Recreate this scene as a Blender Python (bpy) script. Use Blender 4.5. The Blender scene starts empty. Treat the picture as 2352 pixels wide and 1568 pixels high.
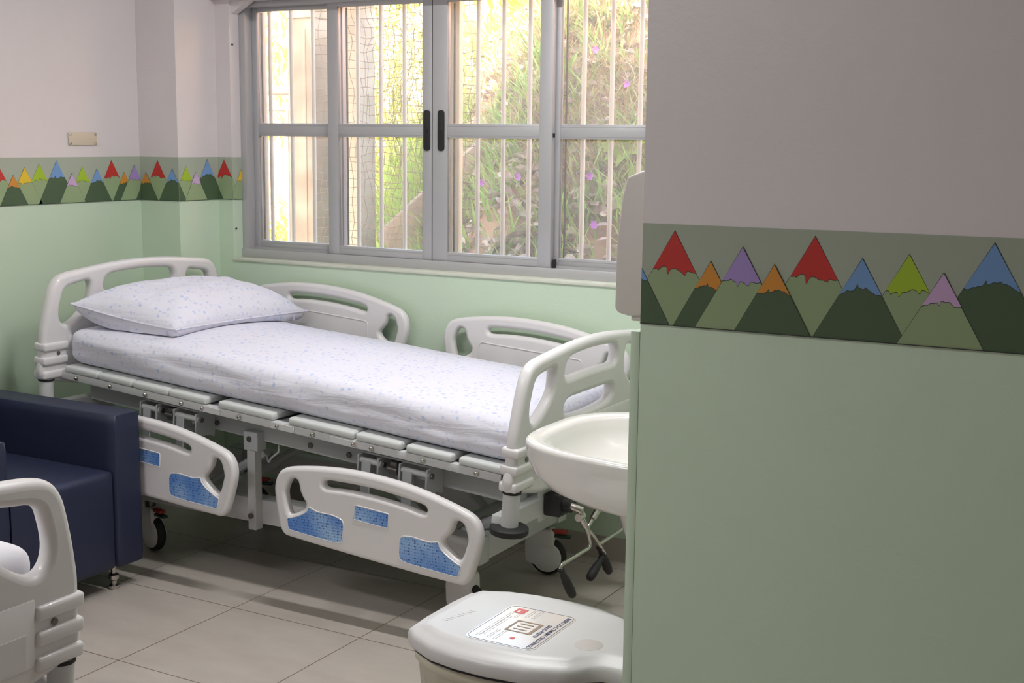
import bpy, bmesh, math, random
from mathutils import Vector, Matrix, noise
C = bpy.context.scene.collection
rnd = random.Random(7)
PI = math.pi

# ------------------------------------------------------------------ materials
def S(r, g, b):
    f = lambda c: (c/255/12.92 if c/255 <= .04045 else ((c/255+.055)/1.055)**2.4)
    return (f(r), f(g), f(b), 1)

def mat(name, col, rough=.5, metal=0, spec=.5, bump=0, bscale=200, coat=0, mottle=0, mscale=3, sss=0):
    m = bpy.data.materials.new(name); m.use_nodes = True
    nt = m.node_tree; b = nt.nodes['Principled BSDF']
    b.inputs['Base Color'].default_value = col
    b.inputs['Roughness'].default_value = rough
    b.inputs['Metallic'].default_value = metal
    b.inputs['Specular IOR Level'].default_value = spec
    if coat: b.inputs['Coat Weight'].default_value = coat; b.inputs['Coat Roughness'].default_value = .08
    tc = nt.nodes.new('ShaderNodeTexCoord')
    if mottle:
        n = nt.nodes.new('ShaderNodeTexNoise'); n.inputs['Scale'].default_value = mscale; n.inputs['Detail'].default_value = 5
        nt.links.new(tc.outputs['Object'], n.inputs['Vector'])
        mx = nt.nodes.new('ShaderNodeMix'); mx.data_type = 'RGBA'
        mx.inputs[6].default_value = tuple(c*(1-mottle) for c in col[:3])+(1,)
        mx.inputs[7].default_value = tuple(min(1, c*(1+mottle)) for c in col[:3])+(1,)
        nt.links.new(n.outputs['Fac'], mx.inputs[0]); nt.links.new(mx.outputs[2], b.inputs['Base Color'])
    if bump:
        n = nt.nodes.new('ShaderNodeTexNoise'); n.inputs['Scale'].default_value = bscale; n.inputs['Detail'].default_value = 3
        nt.links.new(tc.outputs['Object'], n.inputs['Vector'])
        bp = nt.nodes.new('ShaderNodeBump'); bp.inputs['Strength'].default_value = bump; bp.inputs['Distance'].default_value = .002
        nt.links.new(n.outputs['Fac'], bp.inputs['Height']); nt.links.new(bp.outputs['Normal'], b.inputs['Normal'])
    return m

def wall_mat(name, split):
    m = mat(name, S(220, 216, 212), .55)
    nt = m.node_tree; b = nt.nodes['Principled BSDF']
    g = nt.nodes.new('ShaderNodeNewGeometry'); s = nt.nodes.new('ShaderNodeSeparateXYZ')
    nt.links.new(g.outputs['Position'], s.inputs[0])
    gt = nt.nodes.new('ShaderNodeMath'); gt.operation = 'GREATER_THAN'; gt.inputs[1].default_value = split
    nt.links.new(s.outputs['Z'], gt.inputs[0])
    n = nt.nodes.new('ShaderNodeTexNoise'); n.inputs['Scale'].default_value = 2.2; n.inputs['Detail'].default_value = 6
    nt.links.new(g.outputs['Position'], n.inputs['Vector'])
    mx = nt.nodes.new('ShaderNodeMix'); mx.data_type = 'RGBA'
    mx.inputs[6].default_value = WALL_G; mx.inputs[7].default_value = WALL_W
    nt.links.new(gt.outputs[0], mx.inputs[0])
    mr = nt.nodes.new('ShaderNodeMapRange'); mr.inputs[1].default_value = .25; mr.inputs[2].default_value = .75
    mr.inputs[3].default_value = .96; mr.inputs[4].default_value = 1.03
    nt.links.new(n.outputs['Fac'], mr.inputs[0])
    mu = nt.nodes.new('ShaderNodeVectorMath'); mu.operation = 'SCALE'
    nt.links.new(mx.outputs[2], mu.inputs[0]); nt.links.new(mr.outputs[0], mu.inputs['Scale'])
    nt.links.new(mu.outputs[0], b.inputs['Base Color'])
    n2 = nt.nodes.new('ShaderNodeTexNoise'); n2.inputs['Scale'].default_value = 90
    nt.links.new(g.outputs['Position'], n2.inputs['Vector'])
    bp = nt.nodes.new('ShaderNodeBump'); bp.inputs['Strength'].default_value = .12; bp.inputs['Distance'].default_value = .004
    nt.links.new(n2.outputs['Fac'], bp.inputs['Height']); nt.links.new(bp.outputs['Normal'], b.inputs['Normal'])
    b.inputs['Roughness'].default_value = .42
    return m
WALL_W = S(224, 216, 216); WALL_G = S(204, 222, 198)

def floor_mat():
    m = mat('floor tile', S(190, 180, 170), .28)
    nt = m.node_tree; b = nt.nodes['Principled BSDF']
    g = nt.nodes.new('ShaderNodeNewGeometry'); s = nt.nodes.new('ShaderNodeSeparateXYZ')
    nt.links.new(g.outputs['Position'], s.inputs[0])
    def mth(op, a, v=None, lnk=None):
        n = nt.nodes.new('ShaderNodeMath'); n.operation = op
        nt.links.new(a, n.inputs[0])
        if lnk is not None: nt.links.new(lnk, n.inputs[1])
        elif v is not None: n.inputs[1].default_value = v
        return n.outputs[0]
    T = .4954
    def line(o, off):
        f = mth('FRACT', mth('DIVIDE', mth('SUBTRACT', o, off-20*T), T))
        d = mth('ABSOLUTE', mth('SUBTRACT', f, .5))
        return mth('GREATER_THAN', d, .5-.0016/T)
    ln = mth('MAXIMUM', line(s.outputs['X'], -2.7236), lnk=line(s.outputs['Y'], 3.0493))
    n = nt.nodes.new('ShaderNodeTexNoise'); n.inputs['Scale'].default_value = 5; n.inputs['Detail'].default_value = 8; n.inputs['Roughness'].default_value = .65
    mp = nt.nodes.new('ShaderNodeMapping'); mp.inputs['Scale'].default_value = (.6, 1.6, 1)
    nt.links.new(g.outputs['Position'], mp.inputs[0]); nt.links.new(mp.outputs[0], n.inputs['Vector'])
    r = nt.nodes.new('ShaderNodeValToRGB')
    r.color_ramp.elements[0].position = .3; r.color_ramp.elements[0].color = S(176, 166, 158)
    r.color_ramp.elements[1].position = .7; r.color_ramp.elements[1].color = S(192, 182, 173)
    nt.links.new(n.outputs['Fac'], r.inputs[0])
    mx = nt.nodes.new('ShaderNodeMix'); mx.data_type = 'RGBA'; mx.inputs[7].default_value = S(112, 90, 76)
    nt.links.new(ln, mx.inputs[0]); nt.links.new(r.outputs[0], mx.inputs[6]); nt.links.new(mx.outputs[2], b.inputs['Base Color'])
    bp = nt.nodes.new('ShaderNodeBump'); bp.invert = True; bp.inputs['Strength'].default_value = .4; bp.inputs['Distance'].default_value = .002
    nt.links.new(ln, bp.inputs['Height']); nt.links.new(bp.outputs['Normal'], b.inputs['Normal'])
    return m

def fabric_mat(name, strength=1.0):
    m = mat(name, S(222, 220, 230), .85, spec=.2)
    nt = m.node_tree; b = nt.nodes['Principled BSDF']
    tc = nt.nodes.new('ShaderNodeTexCoord')
    nw = nt.nodes.new('ShaderNodeTexNoise'); nw.inputs['Scale'].default_value = 170; nw.inputs['Detail'].default_value = 1
    nt.links.new(tc.outputs['Object'], nw.inputs['Vector'])
    sc_ = nt.nodes.new('ShaderNodeVectorMath'); sc_.operation = 'SCALE'; sc_.inputs['Scale'].default_value = .012
    nt.links.new(nw.outputs['Color'], sc_.inputs[0])
    ad = nt.nodes.new('ShaderNodeVectorMath'); nt.links.new(tc.outputs['Object'], ad.inputs[0]); nt.links.new(sc_.outputs[0], ad.inputs[1])
    base = None
    def dots(scale, thr, col, base_out, w):
        v = nt.nodes.new('ShaderNodeTexVoronoi'); v.inputs['Scale'].default_value = scale; v.inputs['Randomness'].default_value = .75
        nt.links.new(ad.outputs[0], v.inputs['Vector'])
        lt = nt.nodes.new('ShaderNodeMapRange'); lt.inputs[1].default_value = thr*.75; lt.inputs[2].default_value = thr
        lt.inputs[3].default_value = w; lt.inputs[4].default_value = 0
        nt.links.new(v.outputs['Distance'], lt.inputs[0])
        # every motif keeps its own strength
        sp = nt.nodes.new('ShaderNodeSeparateColor'); nt.links.new(v.outputs['Color'], sp.inputs[0])
        ml = nt.nodes.new('ShaderNodeMath'); ml.operation = 'MULTIPLY'; nt.links.new(lt.outputs[0], ml.inputs[0])
        ev = nt.nodes.new('ShaderNodeMath'); ev.operation = 'MULTIPLY_ADD'; ev.inputs[1].default_value = .65; ev.inputs[2].default_value = .3; nt.links.new(sp.outputs[0], ev.inputs[0]); nt.links.new(ev.outputs[0], ml.inputs[1])
        mx = nt.nodes.new('ShaderNodeMix'); mx.data_type = 'RGBA'; mx.inputs[7].default_value = col
        nt.links.new(ml.outputs[0], mx.inputs[0])
        if base_out is None: mx.inputs[6].default_value = S(224, 222, 232)
        else: nt.links.new(base_out, mx.inputs[6])
        return mx.outputs[2]
    o = dots(42, .31, S(124, 160, 218), None, .46*strength)
    o = dots(95, .15, S(110, 140, 205), o, .5*strength)
    nt.links.new(o, b.inputs['Base Color'])
    n = nt.nodes.new('ShaderNodeTexNoise'); n.inputs['Scale'].default_value = 9; n.inputs['Detail'].default_value = 4; n.inputs['Distortion'].default_value = .6
    mp = nt.nodes.new('ShaderNodeMapping'); mp.inputs['Scale'].default_value = (.45, 1, 2.6)
    nt.links.new(tc.outputs['Object'], mp.inputs[0]); nt.links.new(mp.outputs[0], n.inputs['Vector'])
    bp = nt.nodes.new('ShaderNodeBump'); bp.inputs['Strength'].default_value = .35; bp.inputs['Distance'].default_value = .02
    nt.links.new(n.outputs['Fac'], bp.inputs['Height']); nt.links.new(bp.outputs['Normal'], b.inputs['Normal'])
    return m

def panel_mat():
    m = mat('blue printed panel', S(80, 130, 205), .35)
    nt = m.node_tree; b = nt.nodes['Principled BSDF']
    tc = nt.nodes.new('ShaderNodeTexCoord')
    n = nt.nodes.new('ShaderNodeTexNoise'); n.inputs['Scale'].default_value = 9; n.inputs['Detail'].default_value = 1
    nt.links.new(tc.outputs['Object'], n.inputs['Vector'])
    r = nt.nodes.new('ShaderNodeValToRGB')
    r.color_ramp.elements[0].position = .35; r.color_ramp.elements[0].color = S(100, 146, 214)
    r.color_ramp.elements[1].position = .7; r.color_ramp.elements[1].color = S(164, 198, 236)
    nt.links.new(n.outputs['Fac'], r.inputs[0])
    mp = nt.nodes.new('ShaderNodeMapping'); mp.inputs['Scale'].default_value = (190, 0, 110)
    nt.links.new(tc.outputs['Object'], mp.inputs[0])
    v = nt.nodes.new('ShaderNodeTexVoronoi'); v.inputs['Scale'].default_value = 1; v.inputs['Randomness'].default_value = .25
    nt.links.new(mp.outputs[0], v.inputs['Vector'])
    lt = nt.nodes.new('ShaderNodeMath'); lt.operation = 'LESS_THAN'; lt.inputs[1].default_value = .33
    nt.links.new(v.outputs['Distance'], lt.inputs[0])
    sp = nt.nodes.new('ShaderNodeSeparateColor'); nt.links.new(v.outputs['Color'], sp.inputs[0])
    ml = nt.nodes.new('ShaderNodeMath'); ml.operation = 'MULTIPLY'; nt.links.new(lt.outputs[0], ml.inputs[0]); nt.links.new(sp.outputs[0], ml.inputs[1])
    mx = nt.nodes.new('ShaderNodeMix'); mx.data_type = 'RGBA'; mx.inputs[7].default_value = S(24, 60, 140)
    nt.links.new(ml.outputs[0], mx.inputs[0]); nt.links.new(r.outputs[0], mx.inputs[6]); nt.links.new(mx.outputs[2], b.inputs['Base Color'])
    return m

def glass_mat():
    m = bpy.data.materials.new('window glass with glare haze'); m.use_nodes = True
    nt = m.node_tree; nt.nodes.clear()
    out = nt.nodes.new('ShaderNodeOutputMaterial')
    t = nt.nodes.new('ShaderNodeBsdfTransparent'); t.inputs[0].default_value = (.98, .98, .98, 1)
    g = nt.nodes.new('ShaderNodeBsdfGlossy'); g.inputs['Roughness'].default_value = .02
    d = nt.nodes.new('ShaderNodeBsdfTranslucent'); d.inputs[0].default_value = S(255, 250, 240)  # white translucent share imitates glare, washing out the view
    n = nt.nodes.new('ShaderNodeTexNoise'); n.inputs['Scale'].default_value = 4
    mr = nt.nodes.new('ShaderNodeMapRange'); mr.inputs[3].default_value = GLARE_HAZE*.7; mr.inputs[4].default_value = GLARE_HAZE*1.3
    nt.links.new(n.outputs['Fac'], mr.inputs[0])
    m1 = nt.nodes.new('ShaderNodeMixShader'); nt.links.new(mr.outputs[0], m1.inputs[0])
    nt.links.new(t.outputs[0], m1.inputs[1]); nt.links.new(d.outputs[0], m1.inputs[2])
    fr = nt.nodes.new('ShaderNodeFresnel'); fr.inputs[0].default_value = 1.3
    m2 = nt.nodes.new('ShaderNodeMixShader'); nt.links.new(fr.outputs[0], m2.inputs[0])
    nt.links.new(m1.outputs[0], m2.inputs[1]); nt.links.new(g.outputs[0], m2.inputs[2])
    nt.links.new(m2.outputs[0], out.inputs[0])
    return m
GLARE_HAZE = .11  # amount of glare haze put into the panes

def ramp_mat(name, stops, scale, rough=.6, trans=0, detail=2, coord='Object', dist=0):
    m = mat(name, stops[0][1], rough, spec=.25)
    nt = m.node_tree; b = nt.nodes['Principled BSDF']
    tc = nt.nodes.new('ShaderNodeTexCoord')
    n = nt.nodes.new('ShaderNodeTexNoise'); n.inputs['Scale'].default_value = scale; n.inputs['Detail'].default_value = detail
    n.inputs['Distortion'].default_value = dist
    nt.links.new(tc.outputs[coord], n.inputs['Vector'])
    r = nt.nodes.new('ShaderNodeValToRGB'); cr = r.color_ramp
    while len(cr.elements) < len(stops): cr.elements.new(.5)
    for e, (p, c) in zip(cr.elements, stops): e.position = p; e.color = c
    nt.links.new(n.outputs['Fac'], r.inputs[0]); nt.links.new(r.outputs[0], b.inputs['Base Color'])
    if trans:
        o = [x for x in nt.nodes if x.type == 'OUTPUT_MATERIAL'][0]
        t = nt.nodes.new('ShaderNodeBsdfTranslucent'); nt.links.new(r.outputs[0], t.inputs[0])
        mx = nt.nodes.new('ShaderNodeMixShader'); mx.inputs[0].default_value = trans
        nt.links.new(b.outputs[0], mx.inputs[1]); nt.links.new(t.outputs[0], mx.inputs[2]); nt.links.new(mx.outputs[0], o.inputs[0])
    return m

M = {}
M['wall'] = wall_mat('two tone wall paint', 1.32)
M['wallp'] = wall_mat('two tone partition paint', 1.27)
M['plain'] = mat('white wall paint', WALL_W, .5)
M['ceil'] = mat('white ceiling paint', S(228, 226, 222), .7)
M['floor'] = floor_mat()
M['base'] = mat('tile skirting', S(176, 166, 158), .35, mottle=.06)
M['guard'] = mat('mint painted corner guard', S(190, 210, 182), .4, mottle=.04, mscale=8)
M['alu'] = mat('grey aluminium', S(188, 186, 188), .38, .25)
M['seal'] = mat('black rubber seal', S(40, 36, 36), .6)
M['glass'] = glass_mat()
M['bar'] = mat('cream painted steel bar', S(214, 202, 186), .45)
M['beige'] = mat('beige painted profile', S(220, 204, 170), .45)
M['sill'] = mat('worn painted sill', S(214, 216, 200), .6, mottle=.12, mscale=22)
M['black'] = mat('black plastic', S(34, 32, 34), .45)
M['rubber'] = mat('black rubber', S(36, 35, 36), .65)
M['plastic'] = mat('white moulded plastic', S(226, 222, 222), .32, coat=.15)
M['pad'] = mat('pale grey plastic pad', S(208, 210, 208), .35)
M['steel'] = mat('white enamelled steel', S(206, 206, 206), .38)
M['greysteel'] = mat('grey enamelled steel', S(192, 195, 197), .4)
M['chrome'] = mat('chrome', S(200, 196, 190), .18, 1)
M['bolt'] = mat('dull bolt metal', S(128, 124, 122), .4, .8)
M['panel'] = panel_mat()
M['sheet'] = fabric_mat('white sheet with blue print')
M['plainsheet'] = mat('plain white sheet', S(222, 220, 226), .85, spec=.2)
M['vinyl'] = mat('navy vinyl', S(38, 43, 68), .48, bump=.25, bscale=350, mottle=.08, mscale=6)
M['ceramic'] = mat('white glazed ceramic', S(230, 226, 222), .08, spec=.6)
M['dispenser'] = mat('white dispenser plastic', S(206, 198, 194), .4)
M['lid'] = mat('white bin plastic', S(214, 211, 210), .36)
M['binbody'] = mat('cream bin plastic', S(206, 200, 180), .4)
M['liner'] = mat('black bin liner', S(26, 24, 34), .35)
M['paper'] = mat('glossy white sticker', S(222, 214, 210), .15, coat=.2)
M['navyink'] = mat('navy ink', S(38, 36, 92), .4)
M['brownink'] = mat('brown ink', S(150, 124, 96), .4)
M['redink'] = mat('red ink', S(214, 92, 84), .4)
M['faintink'] = mat('faint grey ink', S(196, 182, 172), .4)
M['yellow'] = mat('yellow sticker', S(206, 190, 60), .4)
M['red'] = mat('red plastic', S(176, 52, 40), .4)
M['green'] = mat('dark green plastic', S(38, 62, 56), .4)
M['cream'] = mat('cream plate', S(214, 200, 178), .45)
M['conc'] = ramp_mat('weathered concrete', [(.25, S(104, 88, 74)), (.5, S(140, 122, 106)), (.75, S(170, 154, 140))], 5, .85, detail=8)
M['bark'] = ramp_mat('grey brown bark', [(.3, S(66, 50, 40)), (.5, S(98, 80, 64)), (.75, S(130, 112, 96))], 9, .9, detail=8, dist=1)
M['concl'] = ramp_mat('pale concrete', [(.25, S(140, 126, 108)), (.5, S(176, 164, 146)), (.75, S(196, 186, 170))], 4, .85, detail=8)
M['galv'] = mat('galvanised pipe', S(168, 166, 164), .5, .3, mottle=.2, mscale=12)
M['wire'] = mat('rusty wire', S(110, 84, 66), .7)
M['soil'] = ramp_mat('red brown soil', [(.25, S(120, 84, 66)), (.5, S(156, 118, 96)), (.75, S(172, 150, 116))], 3, .95, detail=8)
M['grass'] = ramp_mat('mixed grass', [(.30, S(112, 138, 68)), (.45, S(150, 170, 94)), (.58, S(186, 192, 124)), (.72, S(206, 194, 156))], 6, .6, .35, detail=3)
M['bright'] = ramp_mat('bright young grass', [(.3, S(122, 156, 44)), (.7, S(180, 200, 84))], 7, .6, .35)
M['leafy'] = ramp_mat('broad green weeds', [(.3, S(126, 164, 74)), (.7, S(182, 206, 112))], 8, .5, .3)
M['weeds'] = ramp_mat('sunlit yellow green weeds', [(.3, S(120, 128, 40)), (.7, S(196, 176, 84))], 5, .7, .3)
M['straw'] = ramp_mat('dry grass', [(.3, S(150, 122, 82)), (.7, S(206, 184, 140))], 14, .8, .2)
M['litter'] = ramp_mat('dead leaves', [(.3, S(132, 108, 96)), (.5, S(178, 158, 146)), (.7, S(212, 198, 190))], 18, .8, .15, detail=1)
M['purple'] = mat('violet petal', S(186, 96, 214), .6)
M['leaf'] = ramp_mat('fresh leaf', [(.3, S(120, 158, 60)), (.7, S(176, 202, 104))], 9, .5, .3)
M['vine'] = ramp_mat('climbing vine', [(.3, S(96, 110, 40)), (.7, S(190, 184, 80))], 10, .6, .35)

# ------------------------------------------------------------------ mesh helpers
def merge(bm, src, mtx=None):
    me = bpy.data.meshes.new('t'); src.to_mesh(me); src.free()
    if mtx is not None: me.transform(mtx)
    bm.from_mesh(me); bpy.data.meshes.remove(me)
def box(bm, x0, x1, y0, y1, z0, z1, bev=0, seg=2, mtx=None):
    b = bmesh.new(); bmesh.ops.create_cube(b, size=1)
    for v in b.verts: v.co = Vector(((x0+x1)/2+v.co.x*(x1-x0), (y0+y1)/2+v.co.y*(y1-y0), (z0+z1)/2+v.co.z*(z1-z0)))
    if bev: bmesh.ops.bevel(b, geom=b.edges[:], offset=bev, segments=seg, profile=.5, affect='EDGES', clamp_overlap=True)
    merge(bm, b, mtx)
def frame_at(d):
    d = d.normalized(); a = Vector((0, 0, 1)) if abs(d.z) < .9 else Vector((1, 0, 0))
    u = d.cross(a).normalized(); return u, d.cross(u).normalized()
def tube(bm, pts, r, seg=10, cap=True, mtx=None):
    pts = [Vector(p) for p in pts]; b = bmesh.new(); rings = []
    rr = r if isinstance(r, (list, tuple)) else [r]*len(pts)
    u = None
    for i, p in enumerate(pts):
        d = (pts[min(i+1, len(pts)-1)]-pts[max(i-1, 0)]).normalized()
        if u is None: u, w = frame_at(d)
        else:
            u = (u-d*u.dot(d)).normalized(); w = d.cross(u)
        rings.append([b.verts.new(p+(u*math.cos(2*PI*k/seg)+w*math.sin(2*PI*k/seg))*rr[i]) for k in range(seg)])
    for a, c in zip(rings, rings[1:]):
        for k in range(seg): b.faces.new((a[k], a[(k+1) % seg], c[(k+1) % seg], c[k]))
    if cap:
        b.faces.new(rings[0][::-1]); b.faces.new(rings[-1])
    merge(bm, b, mtx)
def cyl(bm, p0, p1, r, seg=16, mtx=None): tube(bm, [p0, p1], r, seg, True, mtx)
def bent(pts, rad=.02, n=5):
    pts = [Vector(p) for p in pts]; out = [pts[0]]
    for a, b, c in zip(pts, pts[1:], pts[2:]):
        d1 = (a-b); d2 = (c-b); r = min(rad, d1.length*.45, d2.length*.45)
        p1 = b+d1.normalized()*r; p2 = b+d2.normalized()*r
        for k in range(n+1):
            t = k/n; out.append(p1*(1-t)**2+b*2*t*(1-t)+p2*t*t)
    out.append(pts[-1]); return out
def lathe(bm, prof, seg=24, mtx=None):
    b = bmesh.new(); rings = []
    for (r, z) in prof:
        rings.append([b.verts.new((r*math.cos(2*PI*k/seg), r*math.sin(2*PI*k/seg), z)) for k in range(seg)])
    for a, c in zip(rings, rings[1:]):
        for k in range(seg): b.faces.new((a[k], a[(k+1) % seg], c[(k+1) % seg], c[k]))
    b.faces.new(rings[0][::-1]); b.faces.new(rings[-1])
    merge(bm, b, mtx)
def prism(bm, poly, h0, h1, bev=0, mtx=None, seg=2):
    b = bmesh.new(); lo = [b.verts.new((x, y, h0)) for x, y in poly]; hi = [b.verts.new((x, y, h1)) for x, y in poly]
    b.faces.new(lo[::-1]); b.faces.new(hi)
    n = len(poly)
    for i in range(n): b.faces.new((lo[i], lo[(i+1) % n], hi[(i+1) % n], hi[i]))
    bmesh.ops.recalc_face_normals(b, faces=b.faces[:])
    if bev:
        bmesh.ops.bevel(b, geom=[e for e in b.edges if e.calc_face_angle(0) > .5], offset=bev, segments=seg, profile=.5, affect='EDGES', clamp_overlap=True)
    merge(bm, b, mtx)
def smooth_poly(pts, n=5):
    out = []; N = len(pts)
    P = [Vector((p[0], p[1])) for p in pts]
    for i in range(N):
        p0, p1, p2, p3 = P[i-1], P[i], P[(i+1) % N], P[(i+2) % N]
        t0 = 0; t1 = max(1e-4, (p1-p0).length**.5); t2 = t1+max(1e-4, (p2-p1).length**.5); t3 = t2+max(1e-4, (p3-p2).length**.5)
        for k in range(n):
            t = t1+(t2-t1)*k/n
            A1 = p0*((t1-t)/(t1-t0))+p1*((t-t0)/(t1-t0)); A2 = p1*((t2-t)/(t2-t1))+p2*((t-t1)/(t2-t1)); A3 = p2*((t3-t)/(t3-t2))+p3*((t-t2)/(t3-t2))
            B1 = A1*((t2-t)/(t2-t0))+A2*((t-t0)/(t2-t0)); B2 = A2*((t3-t)/(t3-t1))+A3*((t-t1)/(t3-t1))
            out.append(B1*((t2-t)/(t2-t1))+B2*((t-t1)/(t2-t1)))
    return [(p.x, p.y) for p in out]
def rounded(pts, rad, n=5):
    out = []; N = len(pts); P = [Vector((p[0], p[1])) for p in pts]
    for i in range(N):
        a, b, c = P[i-1], P[i], P[(i+1) % N]; d1 = a-b; d2 = c-b
        r = min(rad, d1.length*.48, d2.length*.48); p1 = b+d1.normalized()*r; p2 = b+d2.normalized()*r
        for k in range(n+1):
            t = k/n; q = p1*(1-t)**2+b*2*t*(1-t)+p2*t*t; out.append((q.x, q.y))
    return out
def plate2d(bm, loops, th, bev, mtx, res=3):
    """flat shape with holes, rounded all round: outline loops in XY, thickness along Z"""
    cu = bpy.data.curves.new('t', 'CURVE'); cu.dimensions = '2D'; cu.fill_mode = 'BOTH'
    cu.extrude = max(0, th/2-bev); cu.bevel_depth = bev; cu.bevel_resolution = res; cu.offset = -bev
    for lp in loops:
        s = cu.splines.new('POLY'); s.points.add(len(lp)-1); s.use_cyclic_u = True
        for p, q in zip(s.points, lp): p.co = (q[0], q[1], 0, 1)
    ob = bpy.data.objects.new('t', cu); me = bpy.data.meshes.new_from_object(ob)
    me.transform(mtx); bm.from_mesh(me)
    bpy.data.objects.remove(ob); bpy.data.meshes.remove(me); bpy.data.curves.remove(cu)
def text(bm, s, size, mtx, ext=.0002):
    cu = bpy.data.curves.new('t', 'FONT'); cu.body = s; cu.size = size; cu.align_x = 'CENTER'; cu.align_y = 'CENTER'; cu.extrude = ext; cu.offset = size*.012
    ob = bpy.data.objects.new('t', cu); me = bpy.data.meshes.new_from_object(ob)
    me.transform(mtx); bm.from_mesh(me)
    bpy.data.objects.remove(ob); bpy.data.meshes.remove(me); bpy.data.curves.remove(cu)
def rgrid(bm, hx, hy, hz, r, nx, ny, nz, fn=None, mtx=None):
    """rounded box of a fine grid; fn bends every point"""
    b = bmesh.new(); cache = {}
    def V(p):
        k = tuple(round(c, 5) for c in p)
        if k not in cache: cache[k] = b.verts.new(p)
        return cache[k]
    def face(ax, sgn, na, nb):
        a1, a2 = [a for a in range(3) if a != ax]; H = (hx, hy, hz)
        for i in range(na):
            for j in range(nb):
                q = []
                for (di, dj) in ((0, 0), (1, 0), (1, 1), (0, 1)):
                    p = [0, 0, 0]; p[ax] = sgn*H[ax]; p[a1] = -H[a1]+2*H[a1]*(i+di)/na; p[a2] = -H[a2]+2*H[a2]*(j+dj)/nb
                    q.append(V(p))
                try: b.faces.new(q)
                except ValueError: pass
    face(2, 1, nx, ny); face(2, -1, nx, ny); face(1, 1, nx, nz); face(1, -1, nx, nz); face(0, 1, ny, nz); face(0, -1, ny, nz)
    for v in b.verts:
        c = Vector((max(-hx+r, min(hx-r, v.co.x)), max(-hy+r, min(hy-r, v.co.y)), max(-hz+r, min(hz-r, v.co.z))))
        d = v.co-c
        if d.length > 1e-9: v.co = c+d.normalized()*min(r, d.length) if sum(abs(x) > 1e-6 for x in d) > 1 else c+d
        if sum(abs(x) > 1e-6 for x in d) > 1: v.co = c+d.normalized()*r
        if fn: v.co = Vector(fn(v.co))
    merge(bm, b, mtx)
def quad(bm, pts):
    bm.faces.new([bm.verts.new(p) for p in pts])

def obj(name, bm, m, parent=None, origin=None, sharp=38, flat=False, normals=True):
    if normals: bmesh.ops.recalc_face_normals(bm, faces=bm.faces[:])
    org = Vector(origin) if origin is not None else Vector((0, 0, 0))
    if parent is not None:
        w = parent.location.copy(); q = parent.parent
        while q: w += q.location; q = q.parent
        org = w
    if org.length: bmesh.ops.translate(bm, verts=bm.verts[:], vec=-org)
    a = math.radians(sharp)
    for f in bm.faces: f.smooth = not flat
    for e in bm.edges:
        if len(e.link_faces) == 2 and e.calc_face_angle(0) > a: e.smooth = False
    me = bpy.data.meshes.new(name); bm.to_mesh(me); bm.free()
    for x in (m if isinstance(m, list) else [m]): me.materials.append(x)
    o = bpy.data.objects.new(name, me); C.objects.link(o)
    if parent is not None: o.parent = parent
    elif origin is not None: o.location = org
    return o
def thing(name, label, cat, loc, group=None):
    o = bpy.data.objects.new(name, None); C.objects.link(o); o.location = loc
    o.empty_display_size = .1
    o['label'] = label; o['category'] = cat
    if group: o['group'] = group
    return o
def tag(o, label, cat, group=None, kind=None):
    o['label'] = label; o['category'] = cat
    if group: o['group'] = group
    if kind: o['kind'] = kind
    return o
def struct(o, label=None, cat=None):
    o['kind'] = 'structure'
    if label: o['label'] = label
    if cat: o['category'] = cat
    return o
def B(): return bmesh.new()

# ------------------------------------------------------------------ room shell
XL, YW, XP, YP, ZC = -3.92, 4.12, -.895, 2.05, 2.8
WX0, WX1, WZ0, WZ1 = -3.635, -1.765, 1.0, 2.036
b = B(); box(b, XL-.15, 2.75, -2.35, YW+.15, -.12, 0); struct(obj('floor', b, M['floor']), 'pale grey square tiled floor with thin brown joints', 'floor')
b = B(); box(b, XL-.15, 2.75, -2.35, YW+.15, ZC, ZC+.12); struct(obj('ceiling', b, M['ceil']), 'white ceiling above the frame', 'ceiling')
b = B(); box(b, XL-.15, XL, -2.35, YW+.15, 0, ZC); struct(obj('wall_left', b, M['wall']), 'left wall painted white above and mint green below', 'wall')
b = B()
box(b, XL, WX0, YW, YW+.15, 0, ZC); box(b, WX1, 2.6, YW, YW+.15, 0, ZC)
box(b, WX0, WX1, YW, YW+.15, 0, WZ0); box(b, WX0, WX1, YW, YW+.15, WZ1, ZC)
struct(obj('wall_back', b, M['wall']), 'window wall painted mint green below the mountain border', 'wall')
b = B(); box(b, XL, -3.711, 3.89, YW, 0, ZC); struct(obj('wall_pillar', b, M['wall']), 'square corner pillar left of the window', 'wall')
b = B(); box(b, XP, 2.6, YP, YW, 0, ZC, .0015); struct(obj('wall_right', b, M['wallp']), 'partition wall on the right, white above and green below', 'wall')
b = B(); box(b, 2.6, 2.75, -2.35, YP, 0, ZC); struct(obj('wall_side', b, M['plain']), 'plain white side wall behind the partition end', 'wall')
b = B(); box(b, XL, 2.6, -2.35, -2.2, 0, ZC); struct(obj('wall_front', b, M['plain']), 'plain white wall opposite the window', 'wall')
# corner guard on the partition's free edge, slightly chipped
b = B(); box(b, XP-.017, XP+.0005, YP-.0008, YP+.05, .002, 1.172, .0015)
struct(obj('trim_1', b, M['wallp']), 'chipped green corner guard on the partition edge', 'trim')
b = B(); box(b, XL, XL+.01, -2.2, 3.89, 0, .085); struct(obj('baseboard_left', b, M['base']), 'tile skirting along the left wall', 'baseboard')
b = B(); box(b, -3.711, XP, YW-.01, YW, 0, .085); struct(obj('baseboard_back', b, M['base']), 'grey tile skirting below the window', 'baseboard')
b = B(); box(b, XP-.01, XP, YP+.06, YW-.01, 0, .085); struct(obj('baseboard_right', b, M['base']), 'tile skirting behind the washbasin', 'baseboard')
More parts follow.
